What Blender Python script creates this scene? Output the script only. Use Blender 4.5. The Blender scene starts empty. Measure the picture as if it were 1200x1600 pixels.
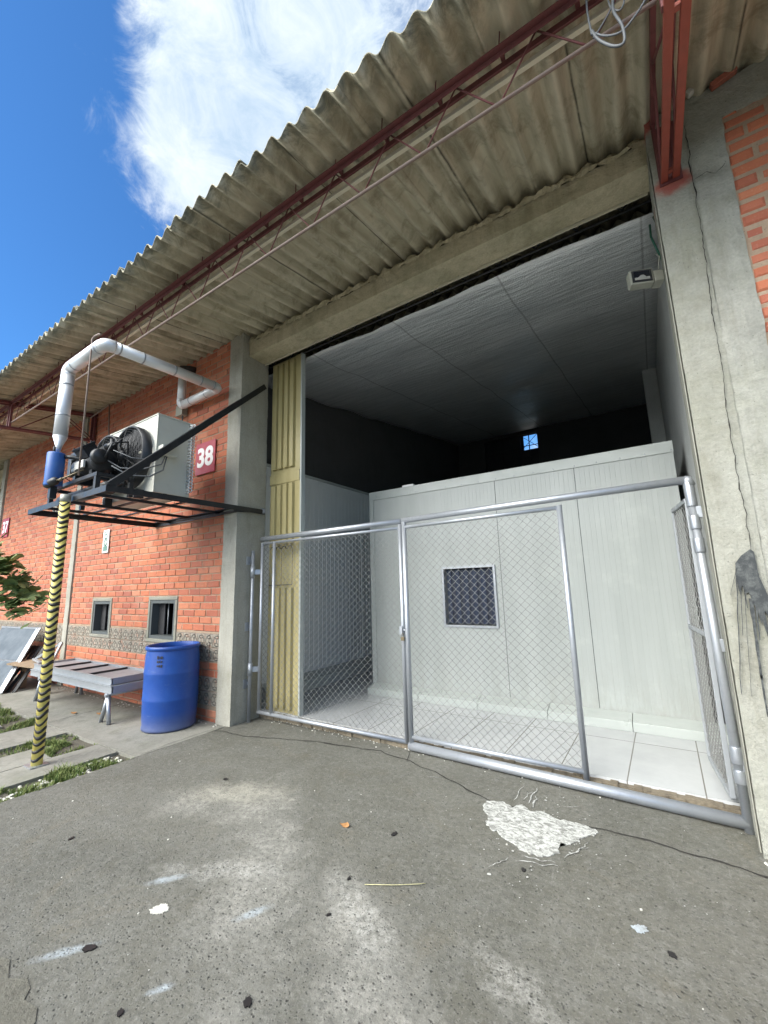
import bpy, bmesh, math, random
from mathutils import Vector, Matrix, noise
random.seed(7)
S = bpy.context.scene
R = math.radians
# ------------------------------------------------------------------ camera
F, H = 655.0, 1.5
yaw, pit, rol = R(-33.1), R(10.1), R(-1.56)
cf = Vector((math.sin(yaw)*math.cos(pit), math.cos(yaw)*math.cos(pit), math.sin(pit)))
cr0 = Vector((math.cos(yaw), -math.sin(yaw), 0)); cu0 = cr0.cross(cf)
cr = cr0*math.cos(rol) + cu0*math.sin(rol); cu = cu0*math.cos(rol) - cr0*math.sin(rol)
cam = bpy.data.cameras.new('camera'); co = bpy.data.objects.new('camera', cam)
S.collection.objects.link(co); S.camera = co
m = Matrix((cr, cu, -cf)).transposed().to_4x4(); m.translation = Vector((0, 0, H)); co.matrix_world = m
cam.sensor_fit = 'VERTICAL'; cam.sensor_height = 36; cam.sensor_width = 27
cam.lens = F/1600*36; cam.clip_start = 0.05; cam.clip_end = 3000
# ------------------------------------------------------------------ sky, sun, exposure
W = bpy.data.worlds.new('World'); S.world = W; W.use_nodes = True
SUN_EL, SUN_AZ = R(38), R(205)      # azimuth clockwise from +Y
sd_dir = (math.sin(SUN_AZ)*math.cos(SUN_EL), math.cos(SUN_AZ)*math.cos(SUN_EL), math.sin(SUN_EL))
def build_world():
    nt = W.node_tree; N = nt.nodes; L = nt.links; N.clear()
    out = N.new('ShaderNodeOutputWorld'); bg = N.new('ShaderNodeBackground'); L.new(bg.outputs[0], out.inputs[0])
    bg.inputs['Strength'].default_value = 0.12
    sky = N.new('ShaderNodeTexSky'); sky.sky_type = 'NISHITA'; sky.sun_disc = False
    sky.sun_elevation = SUN_EL; sky.sun_rotation = SUN_AZ; sky.air_density = 1.0; sky.dust_density = 0.6; sky.ozone_density = 2.5
    tc = N.new('ShaderNodeTexCoord')
    def math_(op, a, b=None, c=None, clamp=False):
        n = N.new('ShaderNodeMath'); n.operation = op; n.use_clamp = clamp
        for i, v in enumerate((a, b, c)):
            if v is None: continue
            if isinstance(v, (int, float)): n.inputs[i].default_value = v
            else: L.new(v, n.inputs[i])
        return n.outputs[0]
    def dirdot(px, py, wid):     # soft lobe about a direction of the sky
        d = (cf + cr*(px-600)/F - cu*(py-800)/F).normalized()
        n = N.new('ShaderNodeVectorMath'); n.operation = 'DOT_PRODUCT'
        L.new(tc.outputs['Generated'], n.inputs[0]); n.inputs[1].default_value = d
        mr = N.new('ShaderNodeMapRange'); mr.interpolation_type = 'SMOOTHSTEP'
        mr.inputs[1].default_value = math.cos(wid); mr.inputs[2].default_value = 1.0
        L.new(n.outputs['Value'], mr.inputs[0]); return mr.outputs[0]
    mp = N.new('ShaderNodeMapping'); L.new(tc.outputs['Generated'], mp.inputs[0]); mp.inputs['Location'].default_value = (3.1, 1.7, .4); mp.inputs['Scale'].default_value = (1, 1, 1.6)
    n1 = N.new('ShaderNodeTexNoise'); n1.inputs['Scale'].default_value = 3.4; n1.inputs['Detail'].default_value = 9; n1.inputs['Roughness'].default_value = .62; n1.inputs['Distortion'].default_value = .15
    L.new(mp.outputs[0], n1.inputs[0])
    n2 = N.new('ShaderNodeTexNoise'); n2.inputs['Scale'].default_value = 1.1; n2.inputs['Detail'].default_value = 4
    L.new(mp.outputs[0], n2.inputs[0])
    big = dirdot(620, -20, R(27)); big2 = dirdot(420, 60, R(15)); big3 = dirdot(470, 215, R(15)); w1 = dirdot(275, 190, R(11)); w2 = dirdot(345, 240, R(9)); w3 = dirdot(0, 20, R(4)); clear = dirdot(90, 90, R(13)); blue = dirdot(60, 330, R(30)); hole = dirdot(300, 110, R(6)); 
    s = math_('MULTIPLY', big, 1.05); s = math_('ADD', s, math_('MULTIPLY', big2, .8)); s = math_('ADD', s, math_('MULTIPLY', big3, .5))
    s = math_('ADD', s, math_('MULTIPLY', w1, 1.7)); s = math_('ADD', s, math_('MULTIPLY', w2, 1.4)); s = math_('SUBTRACT', s, math_('MULTIPLY', clear, .8))
    s = math_('SUBTRACT', s, math_('MULTIPLY', blue, .35))
    clr = dirdot(220, 300, R(62)); rest = math_('SUBTRACT', .95, math_('MULTIPLY', clr, 2.4, clamp=True)); s = math_('ADD', s, math_('MAXIMUM', rest, 0.0))  # unseen cloud cover added outside the view to neutralise the sky light
    s = math_('ADD', s, math_('MULTIPLY', math_('SUBTRACT', n1.outputs[0], .5), 4.6))
    n3 = N.new('ShaderNodeTexNoise'); n3.inputs['Scale'].default_value = 10; n3.inputs['Detail'].default_value = 10; n3.inputs['Roughness'].default_value = .68; n3.inputs['Distortion'].default_value = .6
    L.new(mp.outputs[0], n3.inputs[0]); s = math_('ADD', s, math_('MULTIPLY', math_('SUBTRACT', n3.outputs[0], .5), 3.2))
    s = math_('ADD', s, math_('MULTIPLY', math_('SUBTRACT', n2.outputs[0], .5), .6))
    mr = N.new('ShaderNodeMapRange'); mr.interpolation_type = 'SMOOTHSTEP'; L.new(s, mr.inputs[0])
    mr.inputs[1].default_value = .25; mr.inputs[2].default_value = 1.9
    # cloud brightness varies with thickness
    cr_ = N.new('ShaderNodeValToRGB'); L.new(math_('ADD', math_('MULTIPLY', n1.outputs[0], .5), math_('MULTIPLY', n3.outputs[0], .5)), cr_.inputs[0])
    cr_.color_ramp.elements[0].position = .4; cr_.color_ramp.elements[0].color = (2.7, 3.45, 4.3, 1)
    cr_.color_ramp.elements[1].position = .6; cr_.color_ramp.elements[1].color = (4.5, 4.9, 5.3, 1)
    tint = N.new('ShaderNodeMix'); tint.data_type = 'RGBA'; tint.blend_type = 'MULTIPLY'; tint.inputs[0].default_value = 1
    L.new(sky.outputs[0], tint.inputs[6]); tint.inputs[7].default_value = (.38, .75, 1.08, 1)
    mx = N.new('ShaderNodeMix'); mx.data_type = 'RGBA'; L.new(mr.outputs[0], mx.inputs[0]); L.new(tint.outputs[2], mx.inputs[6]); L.new(cr_.outputs[0], mx.inputs[7])
    # unseen glow added round the veiled sun, for broad light from the front
    dn = N.new('ShaderNodeVectorMath'); dn.operation = 'DOT_PRODUCT'; L.new(tc.outputs['Generated'], dn.inputs[0]); dn.inputs[1].default_value = sd_dir
    gl = N.new('ShaderNodeMapRange'); gl.interpolation_type = 'SMOOTHSTEP'; L.new(dn.outputs['Value'], gl.inputs[0]); gl.inputs[1].default_value = .70; gl.inputs[2].default_value = 1; gl.inputs[3].default_value = 0; gl.inputs[4].default_value = 1
    gm = N.new('ShaderNodeMix'); gm.data_type = 'RGBA'; L.new(gl.outputs[0], gm.inputs[0]); gm.inputs[7].default_value = (44, 43.5, 41.5, 1)
    L.new(mx.outputs[2], gm.inputs[6]); L.new(gm.outputs[2], bg.inputs[0])
build_world()
sun = bpy.data.lights.new('sun', 'SUN'); sun.energy = 0.9; sun.angle = R(30); sun.color = (1, .97, .92)
so = bpy.data.objects.new('sun', sun); S.collection.objects.link(so)
sd = Vector((math.sin(SUN_AZ)*math.cos(SUN_EL), math.cos(SUN_AZ)*math.cos(SUN_EL), math.sin(SUN_EL)))
so.rotation_euler = sd.to_track_quat('Z', 'Y').to_euler(); so.location = (0, -5, 12)
S.view_settings.view_transform = 'Standard'; S.view_settings.look = 'None'; S.view_settings.gamma = 1
S.view_settings.exposure = 0.9
S.render.engine = 'CYCLES'
try:
    S.cycles.max_bounces = 10; S.cycles.diffuse_bounces = 6; S.cycles.glossy_bounces = 4
except Exception: pass

# ------------------------------------------------------------------ measuring helpers (points on real planes)
def ray(x, y): return cf + cr*(x-600)/F - cu*(y-800)/F
O = Vector((0, 0, H))
def aty(x, y, Y): d = ray(x, y); return O + d*(Y/d.y)
def atz(x, y, z=0): d = ray(x, y); return O + d*((z-H)/d.z)
def atx(x, y, X): d = ray(x, y); return O + d*(X/d.x)

# ------------------------------------------------------------------ materials
def mat(name, col=(.5, .5, .5), rough=.7, metal=0.0, build=None, spec=None):
    mt = bpy.data.materials.new(name); mt.use_nodes = True
    nt = mt.node_tree; b = nt.nodes['Principled BSDF']
    b.inputs['Base Color'].default_value = (*col, 1); b.inputs['Roughness'].default_value = rough; b.inputs['Metallic'].default_value = metal
    if spec is not None: b.inputs['Specular IOR Level'].default_value = spec
    if build: build(NT(nt, b))
    return mt
class NT:
    def __init__(s, nt, b):
        s.nt, s.b, s.N, s.L = nt, b, nt.nodes, nt.links
        s.geo = s.N.new('ShaderNodeNewGeometry'); s.pos = s.geo.outputs['Position']
    def map(s, scale=(1, 1, 1), loc=(0, 0, 0), rot=(0, 0, 0), src=None):
        m = s.N.new('ShaderNodeMapping'); m.inputs['Scale'].default_value = scale; m.inputs['Location'].default_value = loc; m.inputs['Rotation'].default_value = rot
        s.L.new(src or s.pos, m.inputs[0]); return m.outputs[0]
    def noise(s, scale, detail=6, rough=.6, dist=0, vec=None, w=None):
        n = s.N.new('ShaderNodeTexNoise'); n.inputs['Scale'].default_value = scale; n.inputs['Detail'].default_value = detail
        n.inputs['Roughness'].default_value = rough; n.inputs['Distortion'].default_value = dist
        s.L.new(vec or s.pos, n.inputs['Vector']); return n.outputs[0]
    def vor(s, scale, vec=None, feature='F1', out='Distance', rnd=1):
        n = s.N.new('ShaderNodeTexVoronoi'); n.feature = feature; n.inputs['Scale'].default_value = scale; n.inputs['Randomness'].default_value = rnd
        s.L.new(vec or s.pos, n.inputs['Vector']); return n.outputs[out]
    def m(s, op, a, b=None, c=None, clamp=False):
        n = s.N.new('ShaderNodeMath'); n.operation = op; n.use_clamp = clamp
        for i, v in enumerate((a, b, c)):
            if v is None: continue
            if isinstance(v, (int, float)): n.inputs[i].default_value = v
            else: s.L.new(v, n.inputs[i])
        return n.outputs[0]
    def rng(s, v, a, b, c=0, d=1, smooth=False):
        n = s.N.new('ShaderNodeMapRange'); n.clamp = True
        if smooth: n.interpolation_type = 'SMOOTHSTEP'
        s.L.new(v, n.inputs[0])
        for i, x in enumerate((a, b, c, d)): n.inputs[i+1].default_value = x
        return n.outputs[0]
    def mix(s, f, a, b, mode='MIX'):
        n = s.N.new('ShaderNodeMix'); n.data_type = 'RGBA'; n.blend_type = mode
        if isinstance(f, (int, float)): n.inputs[0].default_value = f
        else: s.L.new(f, n.inputs[0])
        for i, v in ((6, a), (7, b)):
            if isinstance(v, tuple): n.inputs[i].default_value = (*v[:3], 1)
            else: s.L.new(v, n.inputs[i])
        return n.outputs[2]
    def sep(s, v=None):
        n = s.N.new('ShaderNodeSeparateXYZ'); s.L.new(v or s.pos, n.inputs[0]); return n.outputs
    def attr(s, name):
        n = s.N.new('ShaderNodeAttribute'); n.attribute_name = name; return n.outputs['Fac']
    def col(s, c): s.L.new(c, s.b.inputs['Base Color'])
    def rough(s, c): s.L.new(c, s.b.inputs['Roughness'])
    def bump(s, h, strength=.5, dist=.01):
        n = s.N.new('ShaderNodeBump'); n.inputs['Strength'].default_value = strength; n.inputs['Distance'].default_value = dist
        s.L.new(h, n.inputs['Height'])
        if s.b.inputs['Normal'].links: s.L.new(s.b.inputs['Normal'].links[0].from_socket, n.inputs['Normal'])
        s.L.new(n.outputs[0], s.b.inputs['Normal'])
    def ell(s, x, y, rx, ry, rot=0, wob=.25, scale=5):   # noisy elliptical patch on the ground: 1 inside
        v = s.map(loc=(0, 0, 0)); n = s.N.new('ShaderNodeVectorMath'); n.operation = 'SUBTRACT'; s.L.new(s.pos, n.inputs[0]); n.inputs[1].default_value = (x, y, 0)
        v = s.map(scale=(1, 1, 0), rot=(0, 0, -rot), src=n.outputs[0]); v = s.map(scale=(1/rx, 1/ry, 0), src=v)
        l = s.N.new('ShaderNodeVectorMath'); l.operation = 'LENGTH'; s.L.new(v, l.inputs[0])
        d = s.m('ADD', l.outputs['Value'], s.m('MULTIPLY', s.m('SUBTRACT', s.noise(scale, 8, .78), .5), wob*4))
        return s.rng(d, .25, 1.35, 1, 0, True)

def concrete(c1, c2, stain=(.08, .075, .05), sc=1.0, st=.5, bump=.4, green=0):
    def f(n):
        a = n.noise(1.3*sc, 10, .65, .4); b = n.noise(9*sc, 8, .7); c = n.noise(60, 4, .6)
        k = n.mix(n.rng(a, .35, .65), c1, c2)
        vz = n.map(scale=(5, 5, .6)); streak = n.noise(1.5, 8, .7, .3, vec=vz)
        k = n.mix(n.m('MULTIPLY', n.rng(streak, .5, .72), st), k, stain)
        k = n.mix(n.rng(b, .3, .75, 0, .45), k, (c2[0]*1.15, c2[1]*1.15, c2[2]*1.13))
        if green: k = n.mix(n.m('MULTIPLY', n.rng(n.noise(2.3, 6, .6), .5, .7), green), k, (.16, .17, .09))
        pits = n.rng(n.vor(28), .0, .11, 0, 1)
        k = n.mix(n.rng(c, .3, .7, 0, .25), k, (.1, .1, .09)); k = n.mix(pits, (.1, .095, .08), k)
        n.col(k); n.bump(n.m('ADD', n.m('MULTIPLY', b, 1.0), n.m('ADD', n.m('MULTIPLY', c, .3), n.m('MULTIPLY', pits, .25))), bump, .012)
    return f
M = {}
def ccol(n):
    concrete((.255, .25, .205), (.36, .36, .315), (.15, .14, .095), 1.3, .75, 1.0, .3)(n)
    old = n.b.inputs['Base Color'].links[0].from_socket
    v = n.N.new('ShaderNodeVectorMath'); v.operation = 'SUBTRACT'; n.L.new(n.pos, v.inputs[0]); v.inputs[1].default_value = (.385, 3.24, 4.24)
    q = n.map(scale=(1/.13, .4, 1/.10), src=v.outputs[0]); l = n.N.new('ShaderNodeVectorMath'); l.operation = 'LENGTH'; n.L.new(q, l.inputs[0])
    v2 = n.N.new('ShaderNodeVectorMath'); v2.operation = 'SUBTRACT'; n.L.new(n.pos, v2.inputs[0]); v2.inputs[1].default_value = (.285, 3.24, 4.82)
    q2 = n.map(scale=(1/.07, .4, 1/.13), src=v2.outputs[0]); l2 = n.N.new('ShaderNodeVectorMath'); l2.operation = 'LENGTH'; n.L.new(q2, l2.inputs[0])
    d = n.m('ADD', n.m('MINIMUM', l.outputs['Value'], l2.outputs['Value']), n.m('MULTIPLY', n.m('SUBTRACT', n.noise(14, 6), .5), .9))
    n.col(n.mix(n.rng(d, .45, 1.1, .85, 0, True), old, (.36, .07, .05)))
M['concrete_right'] = mat('column_concrete_splashed', rough=.92, build=ccol)
M['concrete'] = mat('column_concrete', rough=.92, build=concrete((.33, .318, .265), (.41, .40, .35), (.19, .18, .13), 1, .5, .5, .25))
M['conc_dark'] = mat('weathered_concrete', rough=.92, build=concrete((.22, .215, .18), (.31, .305, .26), (.09, .088, .07), 1.4, .7, .5, .3))
M['beam'] = mat('beam_concrete', rough=.95, build=concrete((.48, .42, .28), (.58, .515, .36), (.20, .165, .09), 1.2, .7, .9, .5))
M['plaster'] = mat('cement_plaster', rough=.95, build=concrete((.28, .28, .245), (.37, .37, .33), (.18, .17, .125), 1.6, .6, 1.0, .3))
M['mortar'] = mat('mortar', rough=.95, build=concrete((.34, .24, .165), (.42, .32, .23), (.16, .11, .08), 3, .4, .7))
def brick(n):
    r = n.attr('rnd'); rr = n.N.new('ShaderNodeValToRGB'); n.L.new(r, rr.inputs[0]); e = rr.color_ramp.elements
    e[0].position = 0; e[0].color = (.35, .11, .07, 1); e[1].position = 1; e[1].color = (.54, .24, .145, 1)
    for p, c in ((.25, (.49, .155, .075)), (.5, (.53, .175, .085)), (.7, (.43, .14, .085)), (.85, (.55, .20, .10))):
        x = e.new(p); x.color = (*c, 1)
    k = rr.outputs[0]
    k = n.mix(n.rng(n.noise(22, 8, .7), .35, .75, 0, .4), k, (.34, .1, .07))
    k = n.mix(n.rng(n.noise(1.7, 8, .65, .5), .56, .78, 0, .55), k, (.50, .35, .27))
    k = n.mix(n.rng(n.noise(70, 3, .6), .6, .8, 0, .4), k, (.6, .4, .3))
    k = n.mix(n.rng(n.noise(.8, 5, .6), .5, .75, 0, .45), k, (.28, .11, .08))
    k = n.mix(n.rng(n.noise(16, 10, .85), .60, .68, 0, .6), k, (.42, .30, .21)); k = n.mix(n.rng(n.noise(1, 8, .7, .3, vec=n.map(scale=(3, 3, .5))), .55, .75, 0, .4), k, (.24, .13, .09))
    n.col(k); n.bump(n.noise(45, 6, .7), .6, .008); n.bump(n.noise(14, 4, .6), .35, .012)
M['brick'] = mat('fired_brick', rough=.85, build=brick)
def block(n):
    x, y, z = n.sep()
    fx = n.m('SUBTRACT', n.m('FRACT', n.m('DIVIDE', x, .155)), .5); fz = n.m('SUBTRACT', n.m('FRACT', n.m('DIVIDE', n.m('ADD', z, .005), .165)), .5)
    fx2 = n.m('ABSOLUTE', fx); fz2 = n.m('ABSOLUTE', fz)
    d = n.m('SQRT', n.m('ADD', n.m('POWER', fx, 2), n.m('POWER', fz, 2)))
    ring = n.rng(n.m('ABSOLUTE', n.m('SUBTRACT', d, .36)), .02, .07)
    d2 = n.m('SQRT', n.m('ADD', n.m('POWER', n.m('SUBTRACT', fx2, .2), 2), n.m('POWER', fz, 2)))
    ring2 = n.rng(n.m('ABSOLUTE', n.m('SUBTRACT', d2, .2)), .02, .07)
    g = n.m('MINIMUM', ring, ring2)
    edge = n.rng(n.m('MAXIMUM', fx2, fz2), .455, .49, 1, 0)
    k = n.mix(n.rng(n.noise(6, 8, .7), .35, .65), (.27, .25, .20), (.36, .325, .27))
    k = n.mix(n.rng(n.noise(14, 6, .7), .52, .66, 0, .55), k, (.42, .17, .10))
    k = n.mix(n.rng(g, 0, 1, .35, 1), (.13, .12, .10), k); k = n.mix(edge, (.28, .23, .19), k)
    n.col(k); n.bump(n.m('MULTIPLY', g, edge), .9, .015); n.bump(n.noise(40, 6), .4, .006)
M['block'] = mat('patterned_block', rough=.95, build=block)
def asb(n):
    st = n.noise(2.0, 9, .65, .5, vec=n.map(scale=(7, .8, 1)))
    k = n.mix(n.rng(st, .36, .64), (.42, .385, .275), (.60, .56, .43))
    k = n.mix(n.rng(n.noise(3.5, 9, .7, .8), .48, .66, 0, .7), k, (.20, .175, .11))
    k = n.mix(n.rng(n.noise(6, 8, .75, 1.5), .58, .7, 0, .45), k, (.52, .49, .39))
    sp = n.rng(n.vor(55, out='Distance'), .05, .22, .35, 0); k = n.mix(sp, k, (.55, .52, .44))
    lap = n.m('ABSOLUTE', n.m('SUBTRACT', n.m('FRACT', n.m('DIVIDE', n.m('ADD', n.m('ADD', n.sep()[0], n.m('MULTIPLY', n.noise(2, 3), .02)), 20.40), .902)), .5))
    k = n.mix(n.m('MULTIPLY', n.rng(lap, .0, .014, 1, 0), n.rng(n.noise(3, 4), .3, .5)), k, (.05, .045, .03))
    k = n.mix(n.m('MULTIPLY', n.rng(n.m('ABSOLUTE', n.m('SUBTRACT', lap, .07)), .0, .03, 1, 0), .35), k, (.16, .145, .1))
    y = n.sep()[1]; ed = n.rng(y, 1.95, 1.62, 0, 1)
    k = n.mix(n.m('MULTIPLY', ed, n.rng(n.noise(4, 8, .7, 2.5), .4, .6)), k, (.13, .135, .105))
    n.col(k); n.bump(n.noise(30, 8, .7), .35, .008)
M['asb'] = mat('fibre_cement_sheet', rough=.95, build=asb)
def paintmetal(c, c2, rough=.5, metal=0.0, sc=6, amt=.5):
    def f(n):
        k = n.mix(n.rng(n.noise(sc, 8, .7), .5, .75, 0, amt), (*c,), (*c2,)); n.col(k)
        n.rough(n.rng(n.noise(sc*2, 5), .3, .7, rough-.12, rough+.12)); n.bump(n.noise(80, 3), .06, .003)
    return mat('painted_metal', rough=rough, metal=metal, build=f)
M['redsteel'] = paintmetal((.30, .055, .045), (.14, .04, .035), .55)
M['redbright'] = paintmetal((.29, .065, .042), (.20, .07, .05), .55, 0, 9, .8)
M['maroon'] = paintmetal((.15, .045, .045), (.07, .03, .028), .65, 0, 8, .8)
M['rod'] = paintmetal((.26, .20, .17), (.18, .09, .07), .6)
M['cream'] = paintmetal((.62, .58, .45), (.45, .42, .33), .5)
M['galv'] = paintmetal((.40, .425, .46), (.30, .32, .36), .42, .7, 12, .8)
M['gatesilver'] = paintmetal((.42, .445, .48), (.33, .35, .39), .42, .6, 12, .8)
M['wire'] = paintmetal((.32, .32, .31), (.24, .24, .23), .5, .5, 20)
M['silver'] = paintmetal((.72, .735, .75), (.60, .62, .64), .45, .45, 4)
M['black'] = paintmetal((.022, .024, .027), (.06, .06, .06), .42, .2, 9)
M['dark'] = paintmetal((.03, .031, .034), (.06, .06, .06), .6)
M['boxwhite'] = paintmetal((.60, .60, .53), (.50, .49, .42), .45, 0, 3, .6)
M['blue'] = paintmetal((.025, .10, .34), (.06, .14, .33), .45, 0, 14, .7)
def drum(n):
    k = n.mix(n.rng(n.noise(7, 8, .7), .45, .7, 0, .5), (.010, .062, .30), (.018, .09, .36))
    k = n.mix(n.rng(n.noise(16, 9, .75, .6, vec=n.map(scale=(1, 1, .5))), .62, .74, 0, .4), k, (.10, .15, .30))
    k = n.mix(n.rng(n.sep()[2], .0, .2, .7, 0), k, (.12, .13, .17))
    k = n.mix(n.rng(n.noise(1, 10, .85, .5, vec=n.map(scale=(14, 14, 2.5))), .58, .66, 0, .5), k, (.06, .09, .2)); k = n.mix(n.rng(n.noise(1, 8, .8, .5, vec=n.map(scale=(4, 4, 45), rot=(.3, .2, 0))), .62, .67, 0, .5), k, (.16, .22, .34)); k = n.mix(n.rng(n.noise(3, 5, .7), .5, .7, 0, .5), k, (.02, .06, .25))
    n.col(k); n.bump(n.noise(9, 4), .12, .02)
M['drum'] = mat('blue_plastic', rough=.42, build=drum)
def olive(n):
    k = n.mix(n.rng(n.noise(2, 8, .7, .3, vec=n.map(scale=(6, 6, .7))), .35, .65), (.37, .315, .145), (.45, .39, .20))
    k = n.mix(n.rng(n.noise(12, 8, .7), .58, .75, 0, .5), k, (.25, .19, .08))
    k = n.mix(n.rng(n.sep()[2], .02, .3, .4, 0), k, (.22, .19, .1))
    n.col(k); n.bump(n.noise(6, 3), .1, .01)
M['olive'] = mat('olive_paint', rough=.38, build=olive)
M['greypaint'] = paintmetal((.34, .36, .38), (.27, .29, .31), .45, .3)
M['bluegrey'] = mat('dull_blue_grey_sheet', (.10, .12, .14), .85, spec=.15, build=lambda n: n.col(n.mix(n.rng(n.noise(3, 8, .7), .35, .65), (.09, .11, .13), (.15, .175, .20))))
M['greypanel'] = paintmetal((.30, .29, .31), (.24, .24, .26), .5, .2)
M['frame_grey'] = paintmetal((.085, .095, .095), (.06, .07, .07), .55)
def panel(n):
    x = n.sep()[0]
    st = n.noise(1.0, 4, .6, vec=n.map(scale=(5, 5, .5)))
    k = n.mix(n.rng(st, .35, .7), (.355, .38, .365), (.405, .43, .415))
    k = n.mix(n.rng(n.noise(2.5, 8, .7), .55, .75, 0, .25), k, (.58, .62, .56))
    sp = n.rng(n.vor(7), .0, .035, 1, 0); k = n.mix(n.m('MULTIPLY', sp, .6), k, (.25, .2, .17))
    lowd = n.m('MULTIPLY', n.rng(n.sep()[2], .75, .2), n.rng(n.noise(1, 8, .75, .4, vec=n.map(scale=(9, 9, 2.5))), .42, .68)); k = n.mix(n.m('MULTIPLY', lowd, .45), k, (.24, .23, .19))
    k = n.mix(n.rng(n.noise(1, 8, .8, .8, vec=n.map(scale=(3, 3, 11), loc=(4, 1, 2))), .64, .70, 0, .35), k, (.27, .28, .26))
    n.col(k); n.bump(n.noise(1, 3, .5, vec=n.map(scale=(30, 30, 1))), .12, .01)
M['panel'] = mat('insulated_panel', rough=.36, build=panel)
M['panel_lightened'] = paintmetal((.74, .76, .75), (.66, .68, .67), .4, 0, 3, .4)  # same panel, colour lightened so the shaded corridor wall reads brighter
M['flash'] = paintmetal((.41, .44, .42), (.34, .37, .35), .35, 0, 4)
def tile(n):
    x, y, z = n.sep()
    fx = n.m('FRACT', n.m('DIVIDE', n.m('ADD', x, .392+9.2), .46)); fy = n.m('FRACT', n.m('DIVIDE', n.m('SUBTRACT', y, 3.68), .92))
    e = n.m('MINIMUM', n.m('MINIMUM', fx, n.m('SUBTRACT', 1, fx)), n.m('MULTIPLY', n.m('MINIMUM', fy, n.m('SUBTRACT', 1, fy)), 2))
    g = n.rng(e, .006, .012)
    k = n.mix(n.rng(n.noise(3, 8, .7), .3, .7), (.42, .435, .44), (.49, .50, .505)); k = n.mix(n.rng(n.noise(5, 9, .7, 1), .6, .75, 0, .5), k, (.48, .48, .43))
    n.col(n.mix(g, (.16, .15, .13), k)); n.rough(n.rng(n.noise(8, 6), .3, .7, .10, .24)); n.bump(g, .4, .002)
M['tile'] = mat('floor_tile', rough=.15, build=tile)
def foil(n):
    y = n.m('FRACT', n.m('MULTIPLY', n.m('ADD', n.sep()[1], n.m('MULTIPLY', n.noise(1, 2), .05)), 1/.23))
    x = n.sep()[0]
    k = n.mix(n.rng(n.noise(2.0, 7, .7, vec=n.map(scale=(1, 8, 1))), .3, .7), (.74, .76, .77), (.94, .95, .96))
    seam = n.rng(n.m('ABSOLUTE', n.m('SUBTRACT', n.m('FRACT', n.m('DIVIDE', n.m('ADD', x, 20.42), 1.25)), .5)), .0, .012)
    k = n.mix(seam, (.5, .5, .51), k); k = n.mix(n.rng(y, .0, .05, .5, 0), k, (.25, .25, .26))
    n.col(k); n.rough(n.rng(n.noise(3, 5), .3, .7, .42, .58))
    n.bump(n.noise(2.2, 6, .6, vec=n.map(scale=(1.5, 9, 1))), .8, .03); n.bump(n.vor(60), .6, .006)
M['foil'] = mat('foil_insulation', rough=.5, metal=.75, build=foil)
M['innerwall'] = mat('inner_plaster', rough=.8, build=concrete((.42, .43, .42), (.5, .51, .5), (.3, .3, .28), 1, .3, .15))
M['darkwall'] = mat('grey_wall', rough=.9, build=concrete((.045, .045, .047), (.065, .065, .067), (.03, .03, .03), 1, .3, .15))
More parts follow.
